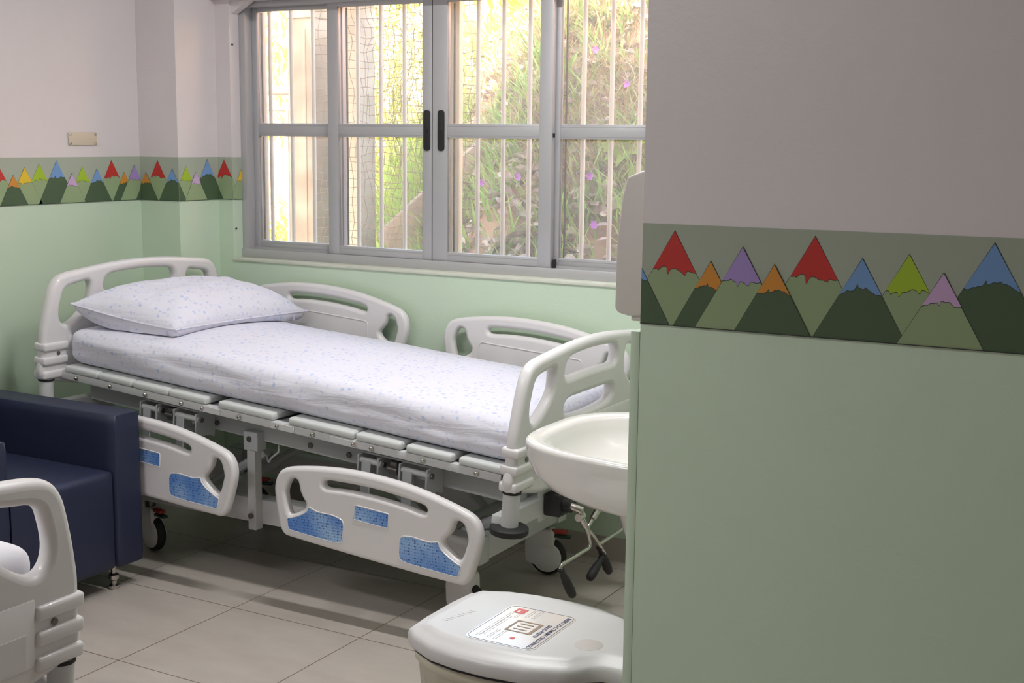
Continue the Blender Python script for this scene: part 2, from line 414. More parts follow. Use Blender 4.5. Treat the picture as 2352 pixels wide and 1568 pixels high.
# lintel with a chamfered haunch over the window reveal
b = B()
box(b, -3.711, XP, YW-.035, YW, 2.045, ZC)
prism(b, [(WX0, 2.04), (WX0+.10, 2.04), (WX0, 1.985)], YW+.012, YW+.05, mtx=Matrix(((1, 0, 0, 0), (0, 0, 1, 0), (0, 1, 0, 0), (0, 0, 0, 1))))
struct(obj('trim_2', b, M['plain']), 'white lintel over the window with a small chamfer', 'trim')

# ------------------------------------------------------------------ painted mountain border
MCOL = {'bg': S(170, 179, 162), 'lt': S(152, 172, 130), 'dk': S(76, 98, 70), 'ln': S(52, 56, 56), 'red': S(196, 50, 44), 'org': S(212, 142, 52), 'yel': S(232, 196, 48),
        'lim': S(166, 196, 48), 'blu': S(118, 158, 208), 'pnk': S(206, 172, 212), 'pur': S(166, 142, 204)}
MK = list(MCOL); MMATS = [mat('mural '+k, MCOL[k], .45) for k in MK]
def mural(name, mounts, u0, u1, H, folds, mapf, label):
    out = bmesh.new(); K = .584
    cuts = [u0]+list(folds)+[u1]
    for ua, ub in zip(cuts, cuts[1:]):
        bm = bmesh.new()
        def poly(pts, col, lay):
            f = bm.faces.new([bm.verts.new((p[0], p[1], lay)) for p in pts]); f.material_index = MK.index(col)
        poly([(ua, 0), (ub, 0), (ub, H), (ua, H)], 'bg', 0)
        for i, (u, h, col, body, lev) in enumerate(mounts):
            if u+K*h+.01 < ua or u-K*h-.01 > ub: continue
            L = (1+4*lev)*.00016; e = .0011
            poly([(u-K*h-e, -.004), (u+K*h+e, -.004), (u, h+e*1.8)], 'ln', L)
            poly([(u-K*h, -.003), (u+K*h, -.003), (u, h)], body, L+.00016)
            d = h*.42; r2 = random.Random(i*7+3); n = 44; lo = []
            ph = r2.random()*6; sg = 1 if body == 'lt' else -.8
            drips = [(-.25+r2.uniform(-.1, .1), .16, .07), (.45+r2.uniform(-.2, .2), .08, .09), (-.72, .05, .06)]
            for k in range(n+1):
                t = -1+2*k/n
                y = h-d+.05*d*math.sin(3*t+ph)+.022*d*math.sin(11*t+ph*2)+.13*d*(1-t*t)*(.55 if body == 'lt' else .8)
                for t0, a, w_ in drips: y -= sg*a*d*math.exp(-((t-t0)/w_)**2)
                lo.append((t, y))
            wav = [(u+t*K*(h-y), y) for t, y in lo]
            for (xa, ya), (xb, yb) in zip(wav, wav[1:]):
                poly([(u, h), (xa, ya-.0012), (xb, yb-.0012)], 'ln', L+.00032)
                poly([(u, h), (xa, ya), (xb, yb)], col, L+.00048)
        poly([(ua, 0), (ub, 0), (ub, .0016), (ua, .0016)], 'ln', 20*.00016)
        bmesh.ops.triangulate(bm, faces=bm.faces[:], ngon_method='EAR_CLIP')
        for co, no in (((ua, 0, 0), (-1, 0, 0)), ((ub, 0, 0), (1, 0, 0)), ((0, 0, 0), (0, -1, 0))):
            bmesh.ops.bisect_plane(bm, geom=bm.verts[:]+bm.edges[:]+bm.faces[:], dist=1e-7, plane_co=co, plane_no=no, clear_outer=True)
        e = (ub-ua)*1e-4
        for v in bm.verts: v.co = Vector(mapf(min(ub-1e-6, max(ua+1e-6, v.co.x)), v.co.y, v.co.z+.0008))
        merge(out, bm)
    o = obj(name, out, MMATS, flat=True, normals=False)
    return tag(o, label, 'wall border')
Lm = [(-1.235, .161, 'red', 'lt', 0), (-1.17, .112, 'org', 'dk', 1), (-1.11, .139, 'pur', 'lt', 2), (-1.05, .113, 'org', 'dk', 3), (-.985, .162, 'red', 'lt', 0), (-.905, .131, 'blu', 'dk', 1), (-.835, .14, 'lim', 'lt', 0), (-.775, .115, 'pnk', 'lt', 1),
      (-.70, .160, 'red', 'lt', 0), (-.629, .110, 'org', 'dk', 2), (-.577, .137, 'yel', 'lt', 1), (-.509, .151, 'lim', 'lt', 0), (-.427, .160, 'blu', 'dk', 1), (-.356, .111, 'pnk', 'lt', 2),
      (-.302, .137, 'lim', 'lt', 0), (-.230, .128, 'blu', 'dk', 1), (-.153, .160, 'red', 'lt', 0), (-.088, .112, 'org', 'dk', 1), (-.033, .139, 'pur', 'lt', 2), (.034, .111, 'org', 'dk', 3),
      (.098, .160, 'red', 'lt', 0), (.176, .129, 'blu', 'dk', 1), (.250, .138, 'lim', 'lt', 0), (.305, .113, 'pnk', 'lt', 2), (.374, .163, 'blu', 'dk', 1), (.473, .162, 'red', 'lt', 0), (.573, .13, 'yel', 'lt', 1)]
F1, F2, F3 = .209, .439, .515
def mapL(u, v, w):
    z = 1.239+v
    if u <= 0: return (XL+w, 3.89+u, z)
    if u <= F1: return (XL+u, 3.89-w, z)
    if u <= F2: return (-3.711+w, 3.89+u-F1, z)
    if u <= F3: return (-3.711+u-F2, YW-w, z)
    return (WX0+w, YW+u-F3, z)
Lm = [(u-1.708*k, h, c, bd, lv) for k in (3, 2, 1) for (u, h, c, bd, lv) in Lm if u < .47]+Lm
mural('wall_border', Lm, -5.9, .570, .174, (0, F1, F2, F3), mapL, 'painted mountain border on the left wall and corner pillar, behind the bed')
Pmn = [(-.02, .131, 'blu', 'dk', 1), (.060, .1615, 'red', 'lt', 0), (.126, .1133, 'org', 'dk', 1), (.181, .1396, 'pur', 'lt', 2), (.236, .1136, 'org', 'dk', 3), (.301, .1625, 'red', 'lt', 0),
       (.378, .1308, 'blu', 'dk', 1), (.450, .1407, 'lim', 'lt', 0), (.503, .1147, 'pnk', 'lt', 2), (.574, .1637, 'blu', 'dk', 1)]
x = .574; seq = [(.099, .162, 'red', 'lt', 0), (.075, .112, 'org', 'dk', 2), (.055, .137, 'yel', 'lt', 1), (.068, .151, 'lim', 'lt', 0), (.082, .16, 'blu', 'dk', 1), (.071, .111, 'pnk', 'lt', 2), (.054, .137, 'lim', 'lt', 0), (.072, .128, 'blu', 'dk', 1)]
for (d, h, c, bd, lv) in seq*2:
    x += d; Pmn.append((x, h, c, bd, lv))
mural('wall_border', Pmn, .001, 1.6, .173, (), lambda u, v, w: (XP+u, YP-w, 1.187+v+.003*u), 'large painted mountain border on the near partition wall at right')

# blank cover plate on the left wall
t = thing('cover_plate', 'blank cream cover plate with four screws on the left wall', 'wall plate', (XL, 3.593, 1.482))
b = B(); box(b, XL+.0005, XL+.006, 3.523, 3.663, 1.457, 1.507, .002); obj('plate', b, M['cream'], t)
for y in (3.531, 3.655):
    for z in (1.464, 1.499):
        b = B(); bmesh.ops.create_uvsphere(b, u_segments=12, v_segments=8, radius=.0055)
        for v in b.verts: v.co = Vector((XL+.006+max(0, v.co.x)*.7, y+v.co.y, z+v.co.z))
        obj('screw', b, M['chrome'], t)

# ------------------------------------------------------------------ window
win = bpy.data.objects.new('window_1', None); C.objects.link(win); win.location = ((WX0+WX1)/2, YW+.07, WZ0); struct(win, 'grey aluminium sliding window of four sashes', 'window')
b = B()
for (x0, x1, z0, z1) in ((WX0, WX0+.032, 1.0, WZ1), (WX1-.032, WX1, 1.0, WZ1)): box(b, x0, x1, YW+.056, YW+.137, z0, z1, .002)
box(b, WX0, WX1, YW+.056, YW+.137, 1.0, 1.03, .002); box(b, WX0, WX1, YW+.056, YW+.137, 2.015, WZ1, .002)
box(b, WX0, WX1, YW+.050, YW+.058, 1.0, 1.036, .001)
box(b, WX0+.033, WX1-.033, YW+.091, YW+.095, 1.03, 1.043)
obj('frame', b, M['alu'], win)
def sash(x0, x1, y0, y1, wl, wr, nm='sash'):
    b = B()
    box(b, x0, x0+wl, y0, y1, 1.03, 2.02, .002); box(b, x1-wr, x1, y0, y1, 1.03, 2.02, .002)
    for z0, z1 in ((1.03, 1.07), (1.50, 1.552), (1.999, 2.02)):
        box(b, x0+wl, x1-wr, y0+.002, y1-.002, z0, z1, .001)
        if z1-z0 > .03:
            for zz in (z0+.008, z1-.009): box(b, x0+wl, x1-wr, y0+.0008, y0+.003, zz, zz+.0009)
    s = obj(nm, b, M['alu'], win)
    for z0, z1 in ((1.07, 1.50), (1.552, 1.999)):
        b = B(); box(b, x0+wl-.004, x1-wr+.004, (y0+y1)/2-.002, (y0+y1)/2+.002, z0-.004, z1+.004); obj('pane', b, M['glass'], s)
    return s
s1 = sash(WX0+.032, -3.143, 4.219, 4.242, .026, .05)
s2 = sash(-3.191, -2.7015, 4.182, 4.207, .05, .043)
s3 = sash(-2.6985, -2.189, 4.182, 4.207, .065, .052)
s4 = sash(-2.215, WX1-.032, 4.219, 4.242, .04, .045)
for s, xc in ((s2, -2.722), (s3, -2.6585)):
    b = B(); prism(b, rounded([(-.0145, -.076), (.0145, -.076), (.0145, .076), (-.0145, .076)], .0145, 6), 0, .006, .0015, Matrix(((1, 0, 0, xc), (0, 0, -1, 4.1821), (0, 1, 0, 1.527), (0, 0, 0, 1))))
    box(b, xc-.008, xc+.008, 4.1755, 4.177, 1.485, 1.565, .001)
    box(b, xc-.005, xc+.005, 4.172, 4.176, 1.52, 1.53, .001)
    obj('handle', b, M['black'], s)
b = B(); box(b, -2.7035, -2.6965, 4.1835, 4.202, 1.03, 2.02); obj('seal_strip', b, M['seal'], win)
for xx, yy in ((-3.576, 4.244), (-3.119, 4.209), (-2.622, 4.209), (-2.168, 4.244)):
    b = B(); box(b, xx, xx+.005, yy, yy+.006, 1.072, 1.498); box(b, xx, xx+.005, yy, yy+.006, 1.554, 1.997); obj('seal_strip', b, M['seal'], win)
for zz in (1.12, 1.865):
    b = B(); cyl(b, (WX0+.0005, 4.135, zz), (WX0+.004, 4.135, zz), .004, 10); obj('screw', b, M['seal'], win)
b = B(); box(b, -2.184, -2.178, 4.192, 4.212, 1.035, 1.065); box(b, -2.186, -2.180, 4.1835, 4.190, 1.505, 1.52); obj('stopper', b, M['seal'], win)
b = B(); box(b, WX0, WX1, YW-.006, YW+.056, .988, 1.001, .002)
struct(obj('trim_3', b, M['sill']), 'worn painted window sill edge', 'trim')
# bars outside
gr = thing('window_grille', 'cream vertical security bars outside the window', 'window bars', (-2.7, 4.30, 1.0))
for k in range(17):
    xx = -3.575+k*.1118
    b = B(); cyl(b, (xx, 4.30, .93), (xx, 4.30, 2.12), .0085, 12); obj('bar', b, M['bar'], gr)
b = B(); box(b, -2.690, -2.644, 4.285, 4.315, .93, 2.12, .003); box(b, -2.672, -2.668, 4.281, 4.29, .93, 2.12); obj('post', b, M['beige'], gr)
for z in (.93, 2.12):
    b = B(); box(b, -3.62, -1.78, 4.29, 4.31, z-.012, z+.012, .002); obj('crossbar', b, M['bar'], gr)
for x0 in (-3.62, -1.80):
    b = B(); box(b, x0, x0+.02, 4.271, 4.31, .92, 2.13, .002); obj('bracket', b, M['bar'], gr)

# ------------------------------------------------------------------ hospital beds
HEAD_OUT = [(-.46, 0), (-.460, .08), (-.458, .156), (-.451, .20), (-.444, .235), (-.432, .285), (-.420, .322), (-.404, .347), (-.384, .362), (-.352, .371), (-.27, .380), (-.142, .392), (0, .397)]
def mir(half):  # half given from the left bottom to the top middle
    return half+[(-x, y) for x, y in reversed(half[:-1])]
SIDE_HOLE = [(-.350, .322), (-.300, .331), (-.262, .336), (-.249, .328), (-.246, .300), (-.252, .262), (-.275, .236), (-.312, .208), (-.345, .190), (-.366, .190), (-.382, .206), (-.387, .236), (-.378, .280), (-.367, .309)]
SLOT_C = [(-.181, .318), (-.170, .341), (-.150, .351), (-.09, .357), (0, .360), (.09, .357), (.150, .351), (.170, .341), (.181, .318), (.176, .296), (.150, .289), (.08, .291), (0, .292), (-.08, .291), (-.150, .289), (-.176, .296)]
LOW_C = [(-.168, .190), (-.164, .212), (-.140, .222), (-.07, .224), (0, .224), (.07, .224), (.140, .222), (.164, .212), (.168, .190), (.152, .177), (.10, .168), (0, .164), (-.10, .168), (-.152, .177)]
RAIL_H = [(.300, 0), (.332, .003), (.351, .022), (.362, .055), (.372, .095), (.380, .134), (.381, .156), (.375, .184), (.362, .206), (.342, .220), (.318, .228), (.27, .239), (.21, .250), (.15, .2585), (.09, .264), (0, .2665)]
RAIL_OUT = RAIL_H+[(-x, y) for x, y in reversed(RAIL_H[:-1])]
RHOLE = [(.291, .189), (.306, .193), (.320, .184), (.329, .165), (.335, .143), (.331, .120), (.324, .094), (.314, .077), (.298, .081), (.277, .094), (.259, .108), (.255, .122), (.266, .137), (.279, .156), (.285, .176)]
RSLOT = [(-.190, .203), (-.182, .212), (-.13, .2185), (-.065, .2225), (0, .2245), (.065, .2225), (.13, .2185), (.182, .212), (.190, .203), (.186, .192), (.172, .190), (.11, .197), (0, .201), (-.11, .197), (-.172, .190), (-.186, .192)]
PAN_S = [(.118, .106), (.149, .111), (.184, .109), (.211, .109), (.241, .117), (.243, .104), (.257, .091), (.282, .077), (.307, .066), (.322, .063), (.316, .032), (.309, .026), (.141, .025), (.114, .029), (.105, .038), (.103, .088), (.107, .100)]
PADS = [(.02, .184), (.187, .347), (.350, .513), (.517, .683), (.736, .970), (1.030, 1.287), (1.294, 1.463), (1.481, 1.646), (1.669, 1.830)]
SCREWS = [.078, .244, .410, .575, .669, .828, .987, 1.129, 1.288, 1.357, 1.546, 1.734]

def make_bed(O, tilt, label, sheet, full, sticker):
    O = Vector(O); ct, st = math.cos(tilt), math.sin(tilt)
    L = Matrix(((ct, 0, st, O.x), (0, 1, 0, O.y), (-st, 0, ct, O.z), (0, 0, 0, 1)))
    W = Matrix.Translation((O.x, O.y, 0))
    bed = thing('hospital_bed', label, 'hospital bed', (O.x+.94, O.y, 0))
    YZ = lambda x: L @ Matrix(((0, 0, 1, x), (1, 0, 0, 0), (0, 1, 0, 0), (0, 0, 0, 1)))      # shape x->y, y->z
    XZ = lambda x, y, z: L @ Matrix(((1, 0, 0, x), (0, 0, -1, y), (0, 1, 0, z), (0, 0, 0, 1)))  # shape x->x, y->z, z->-y
    # head and foot boards
    for nm, x, sg in (('headboard', -.022, 1), ('footboard', 1.880, -1)):
        b = B()
        loops = [rounded(smooth_poly(mir(HEAD_OUT), 4), .004, 1)] if False else [smooth_poly(mir(HEAD_OUT), 4)]
        loops += [smooth_poly(SIDE_HOLE, 3), smooth_poly([(-a, c) for a, c in reversed(SIDE_HOLE)], 3), smooth_poly(SLOT_C, 3), smooth_poly(LOW_C, 3)]
        plate2d(b, loops, .040, .0165, YZ(x), 4)
        # moulded ribs at the lower corners, on both faces
        for s in (-1, 1):
            for z in (.014, .064, .114):
                y0, y1 = sorted((s*.352, s*.463))
                box(b, x-.029, x+.029, y0, y1, z-.014, z+.016, .008, 3, L)
            y0, y1 = sorted((s*.36, s*.452)); box(b, x-.019, x+.019, y0, y1, .002, .142, .004, 2, L)
        box(b, x-.0225, x+.0225, -.352, .352, .012, .148, .006, 2, L)
        if nm == 'footboard': box(b, x+.020, x+.0232, -.330, .330, .02, .085, .001, 1, L)
        bd = obj(nm, b, M['plastic'], bed)
        for s in (-1, 1):
            for q in (-1, 1):
                b = B(); cyl(b, L @ Vector((x+q*.0185, s*.395, .089)), L @ Vector((x+q*.0235, s*.395, .089)), .007, 12); obj('screw', b, M['bolt'], bd)
    for nm, x in (('head', -.022), ('foot', 1.880)):
        for s in (-1, 1):
            p0 = L @ Vector((x, s*.43, .0)); d = (L.to_3x3() @ Vector((0, 0, -1)))
            b = B(); cyl(b, p0, p0+d*(.120 if nm == 'foot' else .15), .0255, 20); po = obj('post', b, M['steel'], bed)
            b = B(); cyl(b, p0+d*.001, p0+d*.008, .028, 20); obj('collar', b, M['rubber'], po)
            if nm == 'foot':
                b = B(); lathe(b, [(.03, 0), (.054, .002), (.057, .006), (.057, .019), (.053, .023), (.028, .025)], 32, Matrix.Translation(p0+d*.130) @ L.to_3x3().to_4x4()); obj('bumper_wheel', b, M['rubber'], po)
        b = B(); xb = x+.03 if nm == 'head' else x-.035
        box(b, xb-.02, xb+.02, -.44, .44, -.140, -.082, .003, 2, L); cb = obj('cross_beam', b, M['steel'], bed)
    if sticker:
        b = B(); box(b, 1.866, 1.8675, .28, .33, -.128, -.098, 0, 1, L); obj('sticker', b, M['yellow'], bed)
    # platform
    b = B(); box(b, .01, 1.815, -.358, .358, -.004, .018, .002, 1, L); obj('platform', b, M['greysteel'], bed)
    for s in (-1, 1):
        b = B(); y0, y1 = sorted((s*.360, s*.384)); box(b, 0, 1.816, y0, y1, -.003, .022, .002, 2, L)
        for x in (.70, 1.01, 1.25):   # hinge laps
            y2, y3 = sorted((s*.384, s*.3875)); box(b, x-.05, x+.045, y2, y3, -.002, .019, .001, 1, L)
        br = obj('edge_bar', b, M['steel'], bed)
        b = B(); box(b, 1.816, 1.826, y0+.002, y1-.002, -.002, .021, .002, 1, L); obj('end_plug', b, M['black'], br)
        for x in SCREWS:
            b = B(); lathe(b, [(.0085, 0), (.0085, .002), (.006, .005), (.002, .0065)], 14, L @ Matrix(((1, 0, 0, x), (0, 0, s, s*.3865), (0, 1, 0, .0095), (0, 0, 0, 1)))); obj('screw', b, M['chrome'], br)
        for (x0, x1) in PADS:
            b = B(); y0, y1 = sorted((s*.388, s*.25)); box(b, x0, x1, y0, y1, .0225, .0475, .009, 4, L); obj('deck_pad', b, M['pad'], bed)
    # lower platform frame
    for s in (-1, 1):
        b = B(); y0, y1 = sorted((s*.235, s*.275)); box(b, .03, 1.83, y0, y1, -.092, -.030, .003, 2, L)
        y2, y3 = sorted((s*.19, s*.275)); box(b, 1.30, 1.83, y2, y3, -.096, -.090, .001, 1, L)
        bm_ = obj('frame_beam', b, M['greysteel'], bed)
        for x in (.64, 1.04, 1.196):
            b = B(); cyl(b, L @ Vector((x, s*.274, -.067)), L @ Vector((x, s*.281, -.067)), .010, 6); obj('bolt', b, M['bolt'], bm_)
    for x in (.33, .70, 1.20, 1.62):
        b = B(); box(b, x-.02, x+.02, -.235, .235, -.085, -.03, .002, 1, L); obj('frame_crossbar', b, M['greysteel'], bed)
    # side rails with their brackets
    for xc in (.505, 1.430):
        for s in (-1, 1):
            up = full and s == 1
            z0 = .051 if up else -.312
            yy = .500 if s == 1 else -.452
            Mx = XZ(xc, yy, z0)
            b = B(); holes = [smooth_poly(RHOLE, 3), smooth_poly([(-a, c) for a, c in reversed(RHOLE)], 3), smooth_poly(RSLOT, 3)]
            plate2d(b, [smooth_poly(RAIL_OUT, 4)]+holes, .034, .0135, Mx, 4)
            rl = obj('side_rail', b, M['plastic'], bed)
            sgn = 1 if s == -1 else -1     # outer face
            fz = .0172*sgn
            for k, pl in enumerate((PAN_S, [(-a, c) for a, c in reversed(PAN_S)], [(-.066, .116), (.060, .116), (.060, .162), (-.066, .162)])):
                q = rounded(pl, .006, 3)
                b = B(); plate2d(b, [q], .0016, .0006, Mx @ Matrix.Translation((0, 0, fz)), 1); obj('printed_panel', b, M['panel'], rl)
                # moulded lip round the panel
                cx = sum(p[0] for p in q)/len(q); cy = sum(p[1] for p in q)/len(q)
                b = B(); tube(b, [Vector((p[0], p[1], fz*.97)) for p in q+[q[0], q[1]]], .0022, 6, False, Mx); obj('panel_lip', b, M['plastic'], rl)
            # inner side recess
            b = B(); rc = rounded([(-.22, -.02+.1), (.20, -.02+.1), (.20, .155), (-.22, .155)], .015, 4)
            tube(b, [Vector((p[0], p[1], -fz*.98)) for p in rc+[rc[0], rc[1]]], .0026, 6, False, Mx); obj('recess_lip', b, M['plastic'], rl)
            # bracket
            yb = s*.335; b = B()
            y0, y1 = sorted((s*.275, s*.283)); box(b, xc-.135, xc+.125, y0, y1, -.115, -.006, .002, 1, L)
            y0, y1 = sorted((s*.283, s*.372))
            for xx in (xc-.135, xc-.060, xc+.020, xc+.119):
                box(b, xx, xx+.006, y0, y1, -.105, -.022, .002, 1, L)
            box(b, xc-.135, xc+.125, *sorted((s*.283, s*.350)), -.022, -.016, .001, 1, L)
            brk = obj('rail_bracket', b, M['greysteel'], bed)
            for x0, x1 in ((xc-.132, xc-.050), (xc+.022, xc+.128)):
                b = B(); cyl(b, L @ Vector((x0, s*.358, -.042)), L @ Vector((x1, s*.358, -.042)), .0095, 12); obj('pin', b, M['steel'], brk)
                b = B(); zt, zb = (-.04, -.25) if not up else (.12, -.05)
                ya = .394 if up else .362; box(b, x0+.012, x0+.046, *sorted((s*ya, s*(ya+.008))), zb if not up else -.05, zt, .002, 1, L)
                box(b, x0+.012, x0+.046, *sorted((s*(ya+.004), abs(yy)*s-s*.018)), (-.255 if not up else .11), (-.235 if not up else .13), .002, 1, L)
                obj('arm', b, M['greysteel'], brk)
                b = B(); cyl(b, L @ Vector((x1-.002, s*.350, -.045)), L @ Vector((x1+.006, s*.350, -.045)), .009, 8); obj('bolt', b, M['bolt'], brk)
            b = B(); box(b, xc-.032, xc-.004, *sorted((s*.300, s*.345)), -.075, -.03, .003, 1, L); cyl(b, L @ Vector((xc-.03, s*.352, -.052)), L @ Vector((xc+.004, s*.352, -.052)), .007, 10); obj('latch', b, M['bolt'], brk)
    # base frame, level on its castors
    zB0, zB1 = .200, .285
    for s in (-1, 1):
        b = B(); yy = .025+s*.265; box(b, .20, 1.675, yy-.03, yy+.03, zB0, zB1, .004, 2, W); obj('base_rail', b, M['steel'], bed)
    for x in (.24, 1.635):
        b = B(); box(b, x-.035, x+.035, -.209, .259, zB0+.004, zB1-.004, .004, 2, W); obj('base_crossbar', b, M['steel'], bed)
    # leg struts from base to frame
    for s, x in ((-1, .800), (1, .800)):
        yy = s*.285; zt = (L @ Vector((x, yy, -.07))).z
        b = B(); box(b, x-.017, x+.017, yy-.019, yy+.019, .185, zt-.02, .003, 1, W)
        su = obj('strut', b, M['steel'], bed)
        b = B(); box(b, x-.026, x+.034, yy-.023, yy+.023, zt-.055, zt+.01, .002, 1, W); obj('clamp', b, M['greysteel'], su)
        for zz in (.235, zt-.015):
            b = B(); cyl(b, W @ Vector((x, yy+s*.018, zz)), W @ Vector((x, yy+s*.027, zz)), .010, 8); obj('bolt', b, M['bolt'], su)
    for (xa, za, xb_, zb) in ((1.45, .24, 1.18, .45), (.45, .24, .75, .42), (1.55, .26, 1.75, .36)):
        b = B()
        for s in (-1, 1):
            yy = s*.16; zt = min(zb, (L @ Vector((xb_, yy, -.06))).z)
            tube(b, [W @ Vector((xa, yy, za)), W @ Vector((xb_, yy, zt))], .017, 8)
        cyl(b, W @ Vector((xa, -.2, za)), W @ Vector((xa, .25, za)), .014, 10)
        obj('lift_arm', b, M['greysteel'], bed)
    b = B(); tube(b, bent([L @ Vector((.88, -.24, -.09)), L @ Vector((.88, -.24, -.13)), L @ Vector((.85, -.24, -.155)), L @ Vector((.838, -.24, -.175)), L @ Vector((.828, -.24, -.15))], .006), .0035, 8); obj('hook', b, M['steel'], bed)
    # castors
    for (x, y, yaw) in ((.245, -.215, -.25), (.275, .29, .3), (1.60, -.235, -.2), (1.60, .29, .2)):
        Mc = W @ Matrix.Translation((x, y, .0)) @ Matrix.Rotation(yaw, 4, 'Z')
        RX = Matrix.Rotation(PI/2, 4, 'X')
        ca = bpy.data.objects.new('castor', None); C.objects.link(ca); ca.parent = bed
        ca.location = W @ Vector((x, y, 0))-bed.location
        b = B(); cyl(b, W @ Vector((x, y, .13)), W @ Vector((x, y, zB0-.001)), .02, 16); obj('stem', b, M['bolt'], ca)
        b = B(); lathe(b, [(.048, -.016), (.058, -.0155), (.064, -.010), (.066, 0), (.064, .010), (.058, .0155), (.048, .016)], 36, Mc @ Matrix.Translation((.018, 0, .0665)) @ RX); obj('tyre', b, M['rubber'], ca)
        b = B()
        for s in (-1, 1):
            lathe(b, [(.0525, 0), (.0525, .004), (.044, .009), (.018, .011)], 32, Mc @ Matrix.Translation((.018, s*.0165, .0665)) @ (RX if s == -1 else Matrix.Rotation(-PI/2, 4, 'X')))
        # hood joining the stem
        prism(b, rounded([(-.058, .045), (.0, .03), (.045, .10), (.042, .165), (-.038, .165), (-.062, .12)], .015, 4), -.026, .026, .006, Mc @ Matrix(((1, 0, 0, 0), (0, 0, 1, 0), (0, 1, 0, 0), (0, 0, 0, 1))))
        obj('hood', b, M['plastic'], ca)
        if x > 1 and y < 0: continue
        b = B(); box(b, .03, .085, -.015, .012, .152, .164, .004, 2, Mc); obj('lock_pedal', b, M['red'], ca)
        b = B(); box(b, .04, .10, -.012, .012, .136, .147, .004, 2, Mc); obj('release_pedal', b, M['green'], ca)
    # folded crank handles under the foot end
    if full:
        xw = O.x+1.93
        def crank(y, univ, rod, h0, h1):
            cr = bpy.data.objects.new('crank', None); C.objects.link(cr); cr.parent = bed; cr.location = Vector((xw, y, .38))-bed.location
            b = B(); box(b, xw-.075, xw-.02, y-.032, y+.032, .372, .440, .004); cyl(b, (xw-.03, y, .406), (xw+.005, y, .406), .022, 18); obj('socket', b, M['black'], cr)
            b = B(); box(b, xw-.085, xw-.078, y-.055, y+.055, .355, .45, .002); obj('plate', b, M['steel'], cr)
            b = B(); tube(b, [(xw, y, .404), (xw+.03, y+.01, .395), univ], [.012, .013, .010], 12); cyl(b, Vector(univ)+Vector((0, -.016, 0)), Vector(univ)+Vector((0, .016, 0)), .012, 12)
            tube(b, [univ, Vector(univ).lerp(Vector(rod[0]), .6)], .011, 10); obj('joint', b, M['chrome'], cr)
            b = B(); tube(b, bent([univ]+rod, .018), .0062, 10); obj('rod', b, M['chrome'], cr)
            h0, h1 = Vector(h0), Vector(h1)
            b = B(); tube(b, [h0, h0.lerp(h1, .06), h0.lerp(h1, .12), h0.lerp(h1, .45), h0.lerp(h1, .8), h0.lerp(h1, .97), h1], [.009, .011, .008, .0135, .015, .0125, .010], 14); obj('handle', b, M['rubber'], cr)
        crank(3.405, (-1.672, 3.418, .372), [(-1.665, 3.455, .318), (-1.665, 3.478, .262), (-1.665, 3.282, .262), (-1.665, 3.276, .250)], (-1.665, 3.276, .252), (-1.665, 3.362, .142))
        crank(3.575, (-1.678, 3.570, .366), [(-1.680, 3.480, .318), (-1.675, 3.52, .283), (-1.675, 3.605, .204), (-1.675, 3.603, .192)], (-1.675, 3.585, .197), (-1.675, 3.495, .153))
        crank(3.745, (-1.672, 3.80, .350), [(-1.665, 3.77, .28), (-1.68, 3.74, .245), (-1.68, 3.575, .242), (-1.68, 3.572, .236)], (-1.68, 3.572, .236), (-1.68, 3.652, .128))
    return bed, L

bed1, L1 = make_bed((-3.63, 3.57, .643), .072, 'white hospital bed under the window with its near side rails lowered', M['sheet'], True, False)
bed2, L2 = make_bed((-3.768, 1.202, .648), 0.07, 'white hospital bed at the lower left, only its foot end in view', M['plainsheet'], False, True)

def mattress(L, m, label, x0, x1, seed, hz=.063, hy=.368):
    b = B(); hx = (x1-x0)/2
    def fn(p):
        p = p.copy(); t = (p.z+hz)/(2*hz)
        crown = .026*(1-(p.y/hy)**2)*max(0, t)*(1-(p.x/hx)**8)
        w = noise.noise(Vector((p.x*3+seed, p.y*4, p.z*22)))*.005+noise.noise(Vector((p.x*11, p.y*7, p.z*40+seed)))*.0022
        edge = 1-min(1, (hy-abs(p.y))/.08); edge = max(edge, 1-min(1, (hx-abs(p.x))/.08))
        out = p+Vector((0, math.copysign(1, p.y)*w*edge*1.6, w*.55*(1 if t > .5 else min(.15, max(0, t-.1)))))
        out.z += crown
        # the side wall bulges and tucks in towards the bottom
        if t < .35: out.y *= 1-.02*(.35-t)/.35; out.x *= 1-.004*(.35-t)/.35
        return out
    rgrid(b, hx, hy, hz, .042, 110, 44, 14, fn, L @ Matrix.Translation(((x0+x1)/2, 0, .0490+hz)))
    o = obj('mattress', b, m, origin=L @ Vector((x0+hx, 0, .05)), sharp=60)
    return tag(o, label, 'mattress')
mattress(L1, M['sheet'], 'mattress in a white sheet with blue print on the bed by the window', 0.012, 1.838, 1)
mattress(L2, M['plainsheet'], 'mattress in a plain white sheet on the bed at lower left', 0.012, 1.838, 9, .084, .415)

